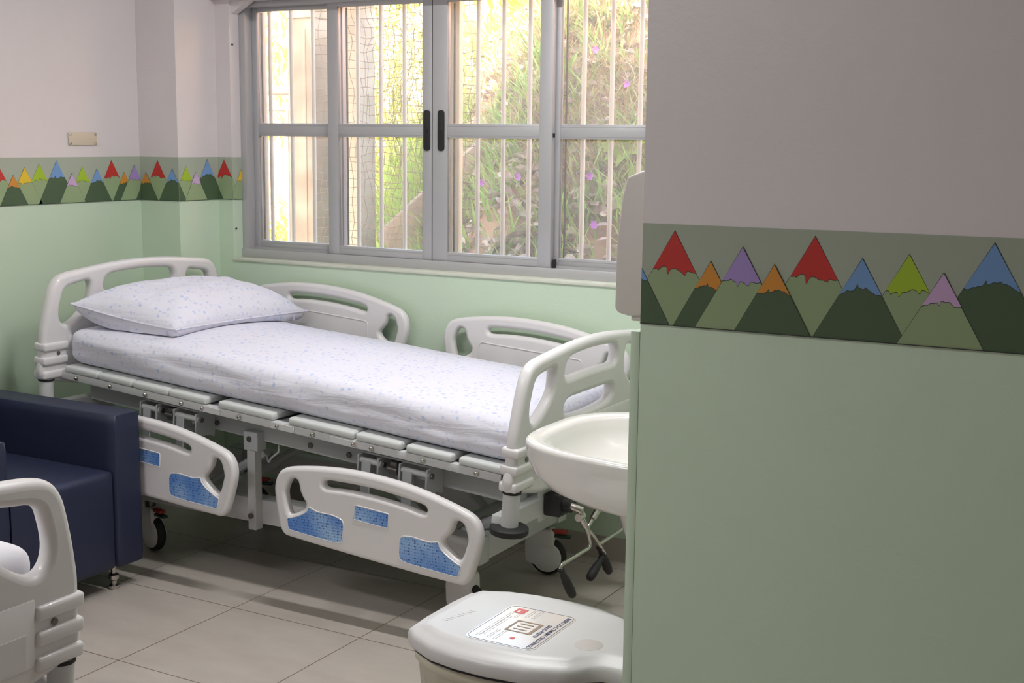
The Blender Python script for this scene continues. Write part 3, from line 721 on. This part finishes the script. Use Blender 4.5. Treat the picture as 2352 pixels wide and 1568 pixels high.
def pillow(L):
    b = B(); N, T = 44, 60
    A, Bc, Cc, D = Vector((.035, -.375, .270)), Vector((.425, -.262, .222)), Vector((.440, .450, .212)), Vector((.03, .375, .270))
    def top_m(x, y): return .0485+.126+.026*max(0, 1-(y/.368)**2)*(1-abs((x-.92)/.92)**8)+.004
    grid = {}
    for side in (1, -1):
        for i in range(N+1):
            for j in range(T+1):
                s = -1+2*i/N; t = -1+2*j/T
                if side == -1 and (i in (0, N) or j in (0, T)): grid[(side, i, j)] = grid[(1, i, j)]; continue
                e = .5*(1+s); f = .5*(1+t)
                p = (A*(1-e)+Bc*e)*(1-f)+(D*(1-e)+Cc*e)*f
                # seams pull in between the corners
                c = (A+Bc+Cc+D)/4
                p = p+(c-p)*(.055*(1-t*t)*abs(s)**3+.06*(1-s*s)*abs(t)**3)
                g = max(0, (1-abs(s)**2.6))**.55*max(0, (1-abs(t)**3.2))**.55; gb = max(0, (1-abs(s)**5))**.4*max(0, (1-abs(t)**6))**.4
                w = noise.noise(Vector((s*2.2, t*3.1, 3.3)))*.010+noise.noise(Vector((s*5+t*4, t*6-s*3, 1.3)))*.005
                sag = -.014*(1-s*s)*(1 if abs(t) > .9 else .6)
                if side == 1: z = p.z+sag+.100*g+w*g**.5*1.2
                else: z = p.z+sag-.085*gb
                z = max(z, top_m(p.x, p.y)) if side == -1 else z
                grid[(side, i, j)] = b.verts.new((p.x, p.y, z))
    for side in (1, -1):
        for i in range(N):
            for j in range(T):
                q = [grid[(side, i, j)], grid[(side, i+1, j)], grid[(side, i+1, j+1)], grid[(side, i, j+1)]]
                if side == -1: q.reverse()
                try: b.faces.new(q)
                except ValueError: pass
    bmesh.ops.transform(b, matrix=L, verts=b.verts[:])
    ring = [(0, j) for j in range(T)]+[(i, T) for i in range(N)]+[(N, j) for j in range(T, 0, -1)]+[(i, 0) for i in range(N, 0, -1)]
    hem = [grid[(1, i, j)].co.copy() for i, j in ring]; hem.append(hem[0].copy())
    o = obj('pillow', b, M['sheet'], origin=L @ Vector((.23, 0, .2)), sharp=75)
    b = B(); tube(b, hem, .0032, 6, False); obj('hem', b, M['sheet'], o)
    return tag(o, 'plump pillow in a white case with blue print at the head of the bed', 'pillow')
pillow(L1)

# ------------------------------------------------------------------ armchair
ch = thing('armchair', 'navy blue vinyl armchair between the two beds', 'armchair', (-3.55, 2.76, 0))
def cushion(nm, x0, x1, y0, y1, z0, z1, r, fn=None, n=(16, 16, 16)):
    b = B(); rgrid(b, (x1-x0)/2, (y1-y0)/2, (z1-z0)/2, r, *n, fn, Matrix.Translation(((x0+x1)/2, (y0+y1)/2, (z0+z1)/2))); return obj(nm, b, M['vinyl'], ch, sharp=70)
for (y0, y1) in ((2.966, 3.083), (2.432, 2.549)):
    cushion('arm', -3.90, -3.143, y0, y1, .08, .598, .014)
cushion('seat', -3.74, -3.149, 2.552, 2.963, .08, .415, .014, lambda p: p+Vector((0, 0, .006*max(0, p.z/.1675)*(1-(p.x/.28)**2)*(1-(p.y/.21)**2))))
b = B(); prism(b, [(-3.90, .1), (-3.72, .1), (-3.70, .405), (-3.79, .80), (-3.81, .82), (-3.90, .82)], 2.552, 2.963, .014, Matrix(((1, 0, 0, 0), (0, 0, 1, 0), (0, 1, 0, 0), (0, 0, 0, 1))), 3); obj('backrest', b, M['vinyl'], ch)
for xx in (-3.19, -3.84):
    for yy in (2.985, 2.50):
        b = B(); lathe(b, [(.016, 0), (.018, .004), (.018, .012), (.010, .018), (.010, .028), (.017, .034), (.017, .048), (.009, .054), (.009, .078)], 20, Matrix.Translation((xx, yy, 0))); obj('leg', b, M['chrome'], ch)

# ------------------------------------------------------------------ washbasin
wb = thing('washbasin', 'white ceramic washbasin on a pedestal beside the partition', 'washbasin', (-1.1, 2.672, 0))
XB = XP-.004
def contour(inset, z, sx=1.0, sy=1.0, n=64):
    pts = []
    for k in range(n+1):
        a = PI/2+PI*k/n      # from +y round the front to -y
        e = 3.6
        ca, sa = math.cos(a), math.sin(a)
        r = (abs(ca)**e+abs(sa)**e)**(-1/e)
        px, py = ca*r, sa*r
        x = (.497-inset)*px*sx; y = (.284-inset*(1 if abs(py) else 1))*py*sy
        y *= 1-.10*(abs(px)**2)
        pts.append((XB+x, 2.672+y, z))
    return pts
rings = []
for inset, z, sx, sy in ((0, .690, .30, .32), (0, .684, .48, .50), (0, .690, .64, .66), (0, .704, .79, .79), (0, .726, .90, .885), (0, .758, .966, .95), (0, .795, .995, .985), (0, .822, 1, 1), (.001, .829, 1, 1), (.005, .8325, 1, 1),
                         (.030, .8315, 1, 1), (.036, .829, 1, 1), (.042, .821, 1, 1), (.05, .80, 1, 1), (.07, .765, 1, .98), (.12, .735, 1, .95), (.20, .722, 1, .9), (.24, .718, .6, .6)):
    rings.append(contour(inset, z, sx, sy))
b = B(); vr = [[b.verts.new(p) for p in r] for r in rings]
for a, c in zip(vr, vr[1:]):
    for k in range(len(a)-1): b.faces.new((a[k], a[k+1], c[k+1], c[k]))
b.faces.new(vr[0]); b.faces.new(vr[-1])
# back slab along the wall closes the bowl
box(b, XB-.075, XB, 2.672-.283, 2.672+.283, .775, .831, .006, 2)
obj('bowl', b, M['ceramic'], wb, sharp=50)
b = B(); vr = []
for z, w, d in ((0, .105, .24), (.05, .10, .235), (.2, .085, .225), (.45, .085, .245), (.58, .095, .275), (.66, .11, .30), (.70, .13, .33)):
    ring = []
    for k in range(25):
        a = PI/2+PI*k/24; e = 2.8; ca, sa = math.cos(a), math.sin(a); r = (abs(ca)**e+abs(sa)**e)**(-1/e)
        ring.append(b.verts.new((XB+d*ca*r, 2.672+w*sa*r, z)))
    vr.append(ring)
for a, c in zip(vr, vr[1:]):
    for k in range(24): b.faces.new((a[k], a[k+1], c[k+1], c[k]))
b.faces.new(vr[0]); b.faces.new(vr[-1])
obj('pedestal', b, M['ceramic'], wb, sharp=50)
# towel dispenser
dp = thing('wall_mounted_dispenser', 'white paper towel dispenser high on the partition side, over the bin', 'dispenser', (XP, 2.48, 1.15))
XZm = Matrix(((1, 0, 0, 0), (0, 0, 1, 0), (0, 1, 0, 0), (0, 0, 0, 1)))
b = B(); prism(b, [(XP-.002, 1.447), (-1.030, 1.441), (-1.062, 1.428), (-1.073, 1.38), (-1.082, 1.29), (-1.083, 1.166), (-1.076, 1.158), (-1.054, 1.153), (XP-.002, 1.165)], 2.35, 2.62, .006, XZm, 3); obj('cover', b, M['dispenser'], dp)
b = B(); box(b, -1.05, XP-.002, 2.358, 2.612, 1.143, 1.160, .003); obj('tray', b, M['dispenser'], dp)

# ------------------------------------------------------------------ pedal bin
bn = thing('pedal_bin', 'white pedal bin with a sticker on its lid, in front of the washbasin', 'waste bin', (-1.18, 2.19, 0))
YC = 2.197
def lid_c(inset, z):
    # plan: bowed front, bulging sides, narrow hinge tab at the wall end
    P = [(-1.402+inset, -.115), (-1.372+inset*.7, -.145+inset*.6), (-1.31, -.178+inset), (-1.25, -.190+inset), (-1.18, -.193+inset), (-1.10, -.184+inset), (-1.035, -.160+inset), (-1.012-inset*.3, -.142+inset), (-.998-inset*.3, -.118+inset), (-.975, -.100+inset), (-.93, -.098+inset)]
    P = P+[(x, -y) for x, y in reversed(P)]
    # gentle bow of the front
    out = []
    for x, y in P: out.append((x, YC+y))
    out.append((-1.408+inset, YC+.05)); out.append((-1.408+inset, YC-.05))
    return [(x, y, z) for x, y in out]
b = B(); vr = []
for inset, z in ((.012, .494), (.003, .494), (0, .497), (.001, .512), (.004, .520), (.010, .5245), (.020, .5275), (.032, .533), (.040, .5365), (.050, .538)):
    vr.append([b.verts.new(p) for p in lid_c(inset, z)])
n = len(vr[0])
for a, c in zip(vr, vr[1:]):
    for k in range(n): b.faces.new((a[k], a[(k+1) % n], c[(k+1) % n], c[k]))
b.faces.new(vr[0]); b.faces.new(vr[-1])
lid = obj('lid', b, M['lid'], bn, sharp=50)
zt = .5381
# rounded sticker: frame, lettering, pictogram
b = B(); plate2d(b, [rounded([(-1.262, 2.066), (-1.108, 2.066), (-1.108, 2.268), (-1.262, 2.268)], .02, 6)], .0006, .0002, Matrix.Translation((0, 0, zt+.0003)), 1)
lab = obj('sticker', b, M['paper'], lid)
b = B(); rc = rounded([(-1.258, 2.070), (-1.112, 2.070), (-1.112, 2.264), (-1.258, 2.264)], .018, 6); tube(b, [Vector((p[0], p[1], zt+.0008)) for p in rc+[rc[0], rc[1]]], .0004, 5, False); obj('outline', b, M['navyink'], lab)
TM = lambda x, y: Matrix(((0, 1, 0, x), (-1, 0, 0, y), (0, 0, 1, zt+.0008), (0, 0, 0, 1)))
b = B(); text(b, 'RESÍDUO COMUM/ ORGÂNICO', .0128, TM(-1.1235, 2.165)); text(b, 'SACO PRETO', .0120, TM(-1.1385, 2.165)); obj('lettering', b, M['navyink'], lab)
b = B()
plate2d(b, [[(-1.209, 2.136), (-1.150, 2.136), (-1.150, 2.196), (-1.209, 2.196)], rounded([(-1.204, 2.141), (-1.158, 2.141), (-1.158, 2.191), (-1.204, 2.191)], .006, 4)], .0006, .0001, Matrix.Translation((0, 0, zt+.0008)), 1)
for y in (2.152, 2.166, 2.180): plate2d(b, [rounded([(-1.196, y-.0022), (-1.165, y-.0022), (-1.165, y+.0022), (-1.196, y+.0022)], .002, 3)], .0006, .0001, Matrix.Translation((0, 0, zt+.0008)), 1)
obj('pictogram', b, M['brownink'], lab)
b = B()
for r_, (x0, y0, n_) in enumerate(((-1.243, 2.085, 9), (-1.236, 2.095, 7), (-1.225, 2.205, 3), (-1.205, 2.215, 3), (-1.190, 2.215, 3), (-1.220, 2.085, 3), (-1.205, 2.085, 3))):
    for k in range(n_):
        y = y0+k*.0165; w = .011+.004*rnd.random()
        for q in (0, .005): box(b, x0+q, x0+q+.0012, y, y+w, zt+.0006, zt+.0009)
obj('small_print', b, M['faintink'], lab)
b = B(); plate2d(b, [[(-1.240, 2.228), (-1.216, 2.228), (-1.216, 2.254), (-1.240, 2.254)], rounded([(-1.235, 2.234), (-1.229, 2.234), (-1.229, 2.246), (-1.235, 2.246)], .002, 2)], .0006, .0001, Matrix.Translation((0, 0, zt+.0008)), 1)
lathe(b, [(.0055, 0), (.0055, .0004)], 16, Matrix.Translation((-1.172, 2.105, zt+.0006))); obj('red_mark', b, M['redink'], lab)
b = B(); lathe(b, [(.028, 0), (.028, .0005), (.027, .0008)], 32, Matrix.Translation((-1.030, 2.152, zt-.0003))); obj('round_boss', b, M['dispenser'], lid)
b = B()
for k in range(8): box(b, -1.343+k*.003, -1.330+k*.003, 2.12+k*.010, 2.126+k*.010, .533, .5388, .001)
obj('raised_emblem', b, M['lid'], lid)
b = B(); vr = []
for inset, z in ((.012, .4935), (.010, .486)): vr.append([b.verts.new(p) for p in lid_c(inset, z)])
for k in range(n): b.faces.new((vr[0][k], vr[0][(k+1) % n], vr[1][(k+1) % n], vr[1][k]))
b.faces.new(vr[0]); b.faces.new(vr[1]); obj('liner', b, M['liner'], bn)
b = B(); vr = []
for inset, z in ((.075, 0), (.070, .02), (.028, .455), (.020, .462), (.016, .480), (.018, .4855)): vr.append([b.verts.new(p) for p in lid_c(inset, z)])
for a, c in zip(vr, vr[1:]):
    for k in range(n): b.faces.new((a[k], a[(k+1) % n], c[(k+1) % n], c[k]))
b.faces.new(vr[0]); b.faces.new(vr[-1]); obj('body', b, M['binbody'], bn, sharp=50)
b = B(); box(b, -1.43, -1.34, YC-.05, YC+.05, .02, .032, .005); obj('pedal', b, M['black'], bn)

# ------------------------------------------------------------------ outdoors
def hill(x, y):
    y0 = 4.9+max(0, -3.2-x)*1.0
    bank = .50+1.2*(y-y0); bank = .5+ (bank-.5 if bank > .5 else 0)
    bank = min(bank, 3.4+.25*(y-y0))
    far = .42+.42*(y-9.0)
    z = max(bank, far) if far > .42 else bank
    if y < y0: z = .5-.0*(y0-y)
    return z+noise.noise(Vector((x*1.3, y*1.3, 0)))*.10+noise.noise(Vector((x*4, y*4, 5)))*.035
b = B(); nx, ny = 150, 120; vv = {}
for i in range(nx+1):
    for j in range(ny+1):
        yy = 4.32+26*(j/ny)**1.7; xx = -20+(23.5)*(1-(1-i/nx)**1.6); vv[i, j] = b.verts.new((xx, yy, hill(xx, yy)))
for i in range(nx):
    for j in range(ny): b.faces.new((vv[i, j], vv[i+1, j], vv[i+1, j+1], vv[i, j+1]))
struct(obj('hillside', b, M['soil'], sharp=180), 'steep earth bank rising behind the window', 'hillside')
def blade(b, p, n, h, w, lean, az):
    d = Vector((math.cos(az), math.sin(az), 0)); sd = Vector((-d.y, d.x, 0)); prev = None
    for k in range(4):
        t = k/3; c = p+n*(h*t*(1-.35*lean*t))+d*(lean*h*t*t); ww = w*(1-t**1.6)
        if k == 3: tip = b.verts.new(c); b.faces.new((prev[0], prev[1], tip)); break
        cur = (b.verts.new(c-sd*ww), b.verts.new(c+sd*ww))
        if prev: b.faces.new((prev[0], prev[1], cur[1], cur[0]))
        prev = cur
def up(x, y):
    e = .05; n = Vector((hill(x-e, y)-hill(x+e, y), hill(x, y-e)-hill(x, y+e), 2*e)); n.normalize()
    return (n*.35+Vector((0, -.15, 1))).normalized()
def spread(name, m, count, region, hr, wr, leanr, label, clump=.0, cut=None):
    b = B(); k = 0; tries = 0
    while k < count and tries < count*8:
        tries += 1
        x, y = region()
        if cut and cut(x, y): continue
        n = up(x, y); m_ = rnd.randint(3, 7); az0 = rnd.random()*6.28
        for q in range(m_):
            xx, yy = x+rnd.gauss(0, clump), y+rnd.gauss(0, clump)
            blade(b, Vector((xx, yy, hill(xx, yy)-.01)), n, rnd.uniform(*hr), rnd.uniform(*wr), rnd.uniform(*leanr), rnd.random()*6.28)
            k += 1
    return tag(obj(name, b, m, flat=True, normals=False), label, 'grass', kind='stuff')
def near(): 
    y = rnd.uniform(4.95, 7.4); return rnd.uniform(-.86*y, -.30*y), y
def patch(x, y): return noise.noise(Vector((x*2.3, y*2.3, 9))) < -.12
def bank_grass():
    b = B()
    def sow(mi, count, region, hr, wr, leanr, clump, cut=None):
        k = 0; tries = 0
        while k < count and tries < count*8:
            tries += 1; x, y = region()
            if cut and cut(x, y): continue
            n = up(x, y); h_ = rnd.uniform(*hr)
            for q in range(rnd.randint(4, 9)):
                xx, yy = x+rnd.gauss(0, clump), y+rnd.gauss(0, clump); f0 = len(b.faces)
                blade(b, Vector((xx, yy, hill(xx, yy)-.01)), n, h_*rnd.uniform(.6, 1.15), rnd.uniform(*wr), rnd.uniform(*leanr), rnd.random()*6.28); k += 1
                b.faces.ensure_lookup_table()
                for f in range(f0, len(b.faces)): b.faces[f].material_index = mi
    sow(0, 11500, near, (.08, .24), (.0035, .0085), (.3, 1.5), .035, patch)
    sow(3, 3500, near, (.12, .30), (.005, .010), (.2, 1.3), .03, lambda x, y: noise.noise(Vector((x*1.7, y*1.7, 21))) < .02)
    sow(1, 3800, lambda: (lambda y: (rnd.gauss(-.475*y, .04*y) if rnd.random() < .5 else rnd.uniform(-.8*y, -.32*y), y))(rnd.uniform(5.5, 6.7)), (.12, .34), (.002, .0045), (.6, 2.0), .04)
    sow(2, 1500, lambda: (lambda y: (rnd.gauss(-.675*y, .03*y), y))(rnd.uniform(5.6, 7.4)), (.20, .46), (.005, .010), (.25, .9), .03)
    return tag(obj('grass', b, [M['grass'], M['straw'], M['bright'], M['leafy']], flat=True, normals=False), 'tangled green and straw coloured grass on the near bank', 'grass', kind='stuff')
bank_grass()
spread('grass', M['weeds'], 3800, lambda: (lambda y: (rnd.uniform(-1.02*y, -.55*y), y))(rnd.uniform(7.2, 17)), (.12, .42), (.012, .03), (.3, 1.5), 'sunlit grass and weeds on the far slope', .09)
# dead leaves
b = B()
for k in range(4200):
    x, y = near(); n = up(x, y); s = rnd.uniform(.018, .048)
    R = Matrix.Rotation(rnd.random()*6.28, 3, 'Z') @ Matrix.Rotation(rnd.gauss(0.5, .5), 3, 'X') @ Matrix.Rotation(rnd.gauss(0, .4), 3, 'Y')
    p = Vector((x, y, hill(x, y)+.02+.08*rnd.random())); cu = rnd.uniform(.1, .5)
    L_ = [(-1, 0, 0), (-.4, -.5, cu), (.3, -.55, cu), (1, 0, 0), (.3, .55, cu), (-.4, .5, cu)]
    vs = [b.verts.new(p+R @ (Vector(q)*s)) for q in L_]
    b.faces.new((vs[0], vs[1], vs[2], vs[3])); b.faces.new((vs[0], vs[3], vs[4], vs[5]))
tag(obj('leaf_litter', b, M['litter'], flat=True, normals=False), 'pale dead leaves scattered over the near bank', 'dead leaves', kind='stuff')
# flowers
FLOWERS = [
    (-.556, 5.51, 'violet flower in the middle of the third pane, between two bars'), (-.481, 5.30, 'violet flower lowest on the bank in the fourth pane, behind dead leaves'), (-.486, 5.47, 'violet flower in the fourth pane just left of the towel dispenser'),
    (-.454, 5.93, 'violet flower above the crossbar in the fourth pane, nearest the partition'), (-.483, 6.06, 'violet flower highest on the bank in the fourth pane'), (-.592, 5.72, 'small violet flower just right of the beige post in the third pane')]
for i, (k, y, lb) in enumerate(FLOWERS):
    x = k*y; z = hill(x, y)
    f = thing('flower', lb, 'flower', (x, y, z), 'violet flowers on the bank')
    b = B(); tube(b, [(x, y, z-.02), (x+.01, y-.02, z+.09)], .0015, 6); obj('stem', b, M['leaf'], f)
    b = B(); c = Vector((x+.01, y-.02, z+.09))
    for q in range(6):
        a = q*PI/3; d = Vector((math.cos(a), -.5, math.sin(a))).normalized(); sd = Vector((-math.sin(a), 0, math.cos(a)))
        vs = [b.verts.new(c), b.verts.new(c+d*.014+sd*.008), b.verts.new(c+d*.026), b.verts.new(c+d*.014-sd*.008)]; b.faces.new(vs)
    obj('petals', b, M['purple'], f, normals=False)
# rosette plant
x, y = -.451*5.64, 5.64; z = hill(x, y)
rp = thing('rosette_plant', 'pale green rosette plant with broad leaves by the partition', 'plant', (x, y, z))
for q in range(13):
    a = q*2.4; b = B(); d = Vector((math.cos(a), -.45+.25*math.sin(a), .75*math.sin(a)+.35)).normalized(); sd = d.cross(Vector((0, -1, .3))).normalized(); ln = .15*(1-.025*q)
    prev = None
    for k in range(6):
        t = k/5; c = Vector((x, y-.03, z+.05))+d*ln*t+Vector((0, -.25, -.25))*ln*t*t*.5; w = .022*math.sin(PI*min(1, t*.9+.12))+.002
        cur = (b.verts.new(c-sd*w), b.verts.new(c+Vector((0, .006, -.004))), b.verts.new(c+sd*w))
        if prev: b.faces.new((prev[0], prev[1], cur[1], cur[0])); b.faces.new((prev[1], prev[2], cur[2], cur[1]))
        prev = cur
    obj('leaf', b, M['leaf'], rp, normals=False)
# fallen branch
pts = [(-3.07+.07*k, 5.21+.02*math.sin(k), 0) for k in range(8)]; b = B()
pts = [Vector((p[0], p[1], hill(p[0], p[1])+.05+.09*math.sin(PI*k/7))) for k, p in enumerate(pts)]
tube(b, pts, [.012, .014, .014, .013, .012, .011, .009, .006], 8); tag(obj('branch', b, M['bark'], origin=pts[0]), 'bare curved branch lying at the foot of the bank', 'branch')
# posts beyond the fence
p1 = thing('concrete_pole', 'wide weathered concrete pole behind the first sash', 'pole', (-4.73, 6.05, .4))
b = B(); prism(b, rounded([(-4.84, 5.97), (-4.655, 5.97), (-4.655, 6.13), (-4.84, 6.13)], .03, 4), .45, 2.16); box(b, -4.83, -4.80, 5.962, 5.975, .45, 2.12, .004); box(b, -4.73, -4.705, 5.964, 5.972, .45, 2.1, .003); obj('shaft', b, M['conc'], p1)
b = B(); prism(b, rounded([(-4.85, 5.96), (-4.645, 5.96), (-4.645, 6.14), (-4.85, 6.14)], .03, 4), 2.16, 2.6, .01); obj('capital', b, M['concl'], p1)
b = B(); pts = [(-4.66+.03*math.sin(k*.9), 6.26, .45+k*.29) for k in range(12)]; tube(b, pts, [.105-.004*k+.008*math.sin(k*2.1) for k in range(12)], 14)
tag(obj('tree_trunk', b, M['bark'], origin=(-4.66, 6.26, .3)), 'brown tree trunk close behind the wide concrete pole', 'tree trunk')
p2 = thing('concrete_post', 'narrow pale concrete post with drilled holes behind the second sash', 'post', (-4.11, 5.6, .4))
b = B(); box(b, -4.185, -4.02, 5.53, 5.68, .45, 3.2, .008); obj('shaft', b, M['concl'], p2)
for k in range(14):
    b = B(); cyl(b, (-4.143, 5.5285, .75+k*.105), (-4.143, 5.5305, .75+k*.105), .006, 10); obj('hole', b, M['seal'], p2)
# sloping concrete kerb
b = B(); a0, a1 = Vector((-4.02, 5.62, .84)), Vector((-3.35, 6.1, 1.60)); d = (a1-a0).normalized(); sd = Vector((d.y, -d.x, 0)).normalized(); nn = sd.cross(d).normalized()
MT = Matrix((( d.x, sd.x, nn.x, a0.x), (d.y, sd.y, nn.y, a0.y), (d.z, sd.z, nn.z, a0.z), (0, 0, 0, 1)))
box(b, .13, 1.5, -.08, .08, -.16, .09, .015, 2, MT); tag(obj('kerb', b, M['conc'], origin=a0), 'sloping concrete kerb running up the bank', 'kerb')
# pipe rail and chain link fence at far left
b = B(); cyl(b, (-7.2, 6.2, 1.79), (-4.86, 6.2, 1.765), .028, 14); tag(obj('pipe_rail', b, M['galv'], origin=(-6, 6.2, 1.78)), 'thick peeling pipe rail above the wire fence', 'pipe')
fe = thing('chain_link_fence', 'galvanised chain link fence at far left, below the pipe rail', 'fence', (-5.9, 6.4, .4))
b = B(); cyl(b, (-7.4, 6.4, 1.68), (-4.96, 6.4, 1.66), .012, 10); obj('rail', b, M['galv'], fe)
for xx in (-5.19, -6.9):
    b = B(); cyl(b, (xx, 6.4, .4), (xx, 6.4, 1.67), .014, 10); obj('post', b, M['galv'], fe)
b = B()
for k in range(-14, 34):
    for sg in (1, -1):
        x0 = -7.3+k*.085; pts = []
        z0, z1 = .45, 1.66; x1 = x0+sg*(z1-z0)*.62
        lo = max(-7.3, min(x0, x1)); hi_ = min(-4.97, max(x0, x1))
        if hi_-lo < .05: continue
        f = lambda xx: z0+(xx-x0)/(x1-x0)*(z1-z0)
        tube(b, [(lo, 6.4+.004*sg, f(lo)), (hi_, 6.4+.004*sg, f(hi_))], .0022, 4, False)
obj('mesh', b, M['galv'], fe)
# loose wire netting hung round the narrow post
b = B(); cols, rows = 24, 34
P = {}
for i in range(cols):
    for j in range(rows):
        xx = -4.19+i*.042; zz = .78+j*.042
        P[i, j] = Vector((xx+noise.noise(Vector((i*.4, j*.3, 2)))*.045, 5.38+.03*math.sin(i*.3)+noise.noise(Vector((i*.3, j*.3, 7)))*.04, zz+noise.noise(Vector((i*.3, j*.5, 4)))*.03))
for i in range(cols): tube(b, [P[i, j] for j in range(rows)], .0016, 4, False)
for j in range(rows): tube(b, [P[i, j] for i in range(cols)], .0016, 4, False)
tag(obj('wire_netting', b, M['wire'], origin=(-3.9, 5.46, .78)), 'loose rusty wire netting hanging before the narrow post', 'netting')
# vine leaves on and behind the netting
b = B()
for k in range(2600):
    if rnd.random() < .6: x, y, z = rnd.uniform(-4.4, -3.9), rnd.uniform(5.9, 6.5), rnd.uniform(.9, 2.6)
    else: x, y, z = rnd.uniform(-4.62, -4.2), rnd.uniform(6.2, 6.7), rnd.uniform(.6, 2.6)
    if x > -4.2+.25*(z-1.3) and z < 1.5: continue
    s = rnd.uniform(.006, .018); R = Matrix.Rotation(rnd.random()*6.28, 3, 'Z') @ Matrix.Rotation(rnd.random()*3, 3, 'X')
    vs = [b.verts.new(Vector((x, y, z))+R @ (Vector(q)*s)) for q in ((-1, 0, 0), (0, -.5, .1), (1, 0, 0), (0, .5, .1))]; b.faces.new(vs)
for k in range(60):
    x, y, z = rnd.uniform(-4.55, -3.95), rnd.uniform(5.9, 6.6), rnd.uniform(.8, 1.6); pts = [Vector((x, y, z))]
    for q in range(7): pts.append(pts[-1]+Vector((rnd.gauss(0, .05), rnd.gauss(0, .03), .13)))
    tube(b, pts, .0022, 4, False)
tag(obj('climbing_vine', b, M['vine'], flat=True, normals=False), 'thin leafy vine tangled behind the wire netting', 'vine', kind='stuff')
# unseen roof overhang, added to keep sun off the near bank and pole
b = B(); box(b, -8, 3.2, 4.27, 4.95, 2.95, 3.10); box(b, -8, 3.2, -2.6, 4.95, 3.10, 3.2); struct(obj('shade_eave', b, M['ceil']), 'unseen roof overhang added to shade the near bank and pole', 'roof')

# ------------------------------------------------------------------ light, sky, camera
w = bpy.data.worlds.new('World'); bpy.context.scene.world = w; w.use_nodes = True
nt = w.node_tree; bg = nt.nodes['Background']
sky = nt.nodes.new('ShaderNodeTexSky'); sky.sky_type = 'NISHITA'; sky.sun_disc = False; sky.sun_elevation = math.radians(40); sky.sun_rotation = math.radians(180); sky.air_density = 1.0; sky.dust_density = 3.0
tint = nt.nodes.new('ShaderNodeMix'); tint.data_type = 'RGBA'; tint.blend_type = 'MULTIPLY'; tint.inputs[0].default_value = 1; tint.inputs[7].default_value = (1, .95, .85, 1)
nt.links.new(sky.outputs[0], tint.inputs[6]); nt.links.new(tint.outputs[2], bg.inputs[0]); bg.inputs[1].default_value = 3.6
def light(name, kind, loc, energy, col=(1, 1, 1), rot=(0, 0, 0), size=None):
    d = bpy.data.lights.new(name, kind); d.energy = energy; d.color = col
    if kind == 'AREA': d.shape = 'RECTANGLE'; d.size, d.size_y = size
    o = bpy.data.objects.new(name, d); C.objects.link(o); o.location = loc; o.rotation_euler = rot; return o
s = light('sun', 'SUN', (0, -5, 8), 19.0, (1, .95, .86)); s.data.angle = .01
s.rotation_euler = Vector((-.10, .82, -.62)).to_track_quat('-Z', 'Y').to_euler()
light('ceiling_lamp_or_fill', 'AREA', (-1.65, 2.90, 2.76), 33, (.985, 1, 1), (0, 0, 0), (1.2, .07))
light('ceiling_lamp_or_fill', 'AREA', (-2.6, .35, 2.76), 27, (.985, 1, 1), (0, 0, 0), (1.2, .16))
light('ceiling_lamp_or_fill', 'AREA', (-3.4, -.5, 2.76), 9, (.985, 1, 1), (0, 0, 0), (1.2, .16))  # unseen fill light, added to lift the floor under the bed

cam = bpy.data.cameras.new('camera'); co = bpy.data.objects.new('camera', cam); C.objects.link(co)
cam.sensor_width = 36; cam.lens = 2980.617/2352*36; cam.clip_start = .05; cam.clip_end = 200
yaw, pitch, roll = 0.5108785229, 0.1549798057, 0.0106689896
fwd = Vector((-math.sin(yaw)*math.cos(pitch), math.cos(yaw)*math.cos(pitch), -math.sin(pitch))); rt = Vector((math.cos(yaw), math.sin(yaw), 0)); upv = rt.cross(fwd)
r2 = rt*math.cos(roll)+upv*math.sin(roll); u2 = -rt*math.sin(roll)+upv*math.cos(roll)
co.matrix_world = Matrix(((r2.x, u2.x, -fwd.x, 0), (r2.y, u2.y, -fwd.y, 0), (r2.z, u2.z, -fwd.z, 1.5), (0, 0, 0, 1)))
sc = bpy.context.scene; sc.camera = co
sc.view_settings.view_transform = 'Standard'; sc.view_settings.look = 'None'; sc.view_settings.gamma = 1; sc.view_settings.exposure = .14
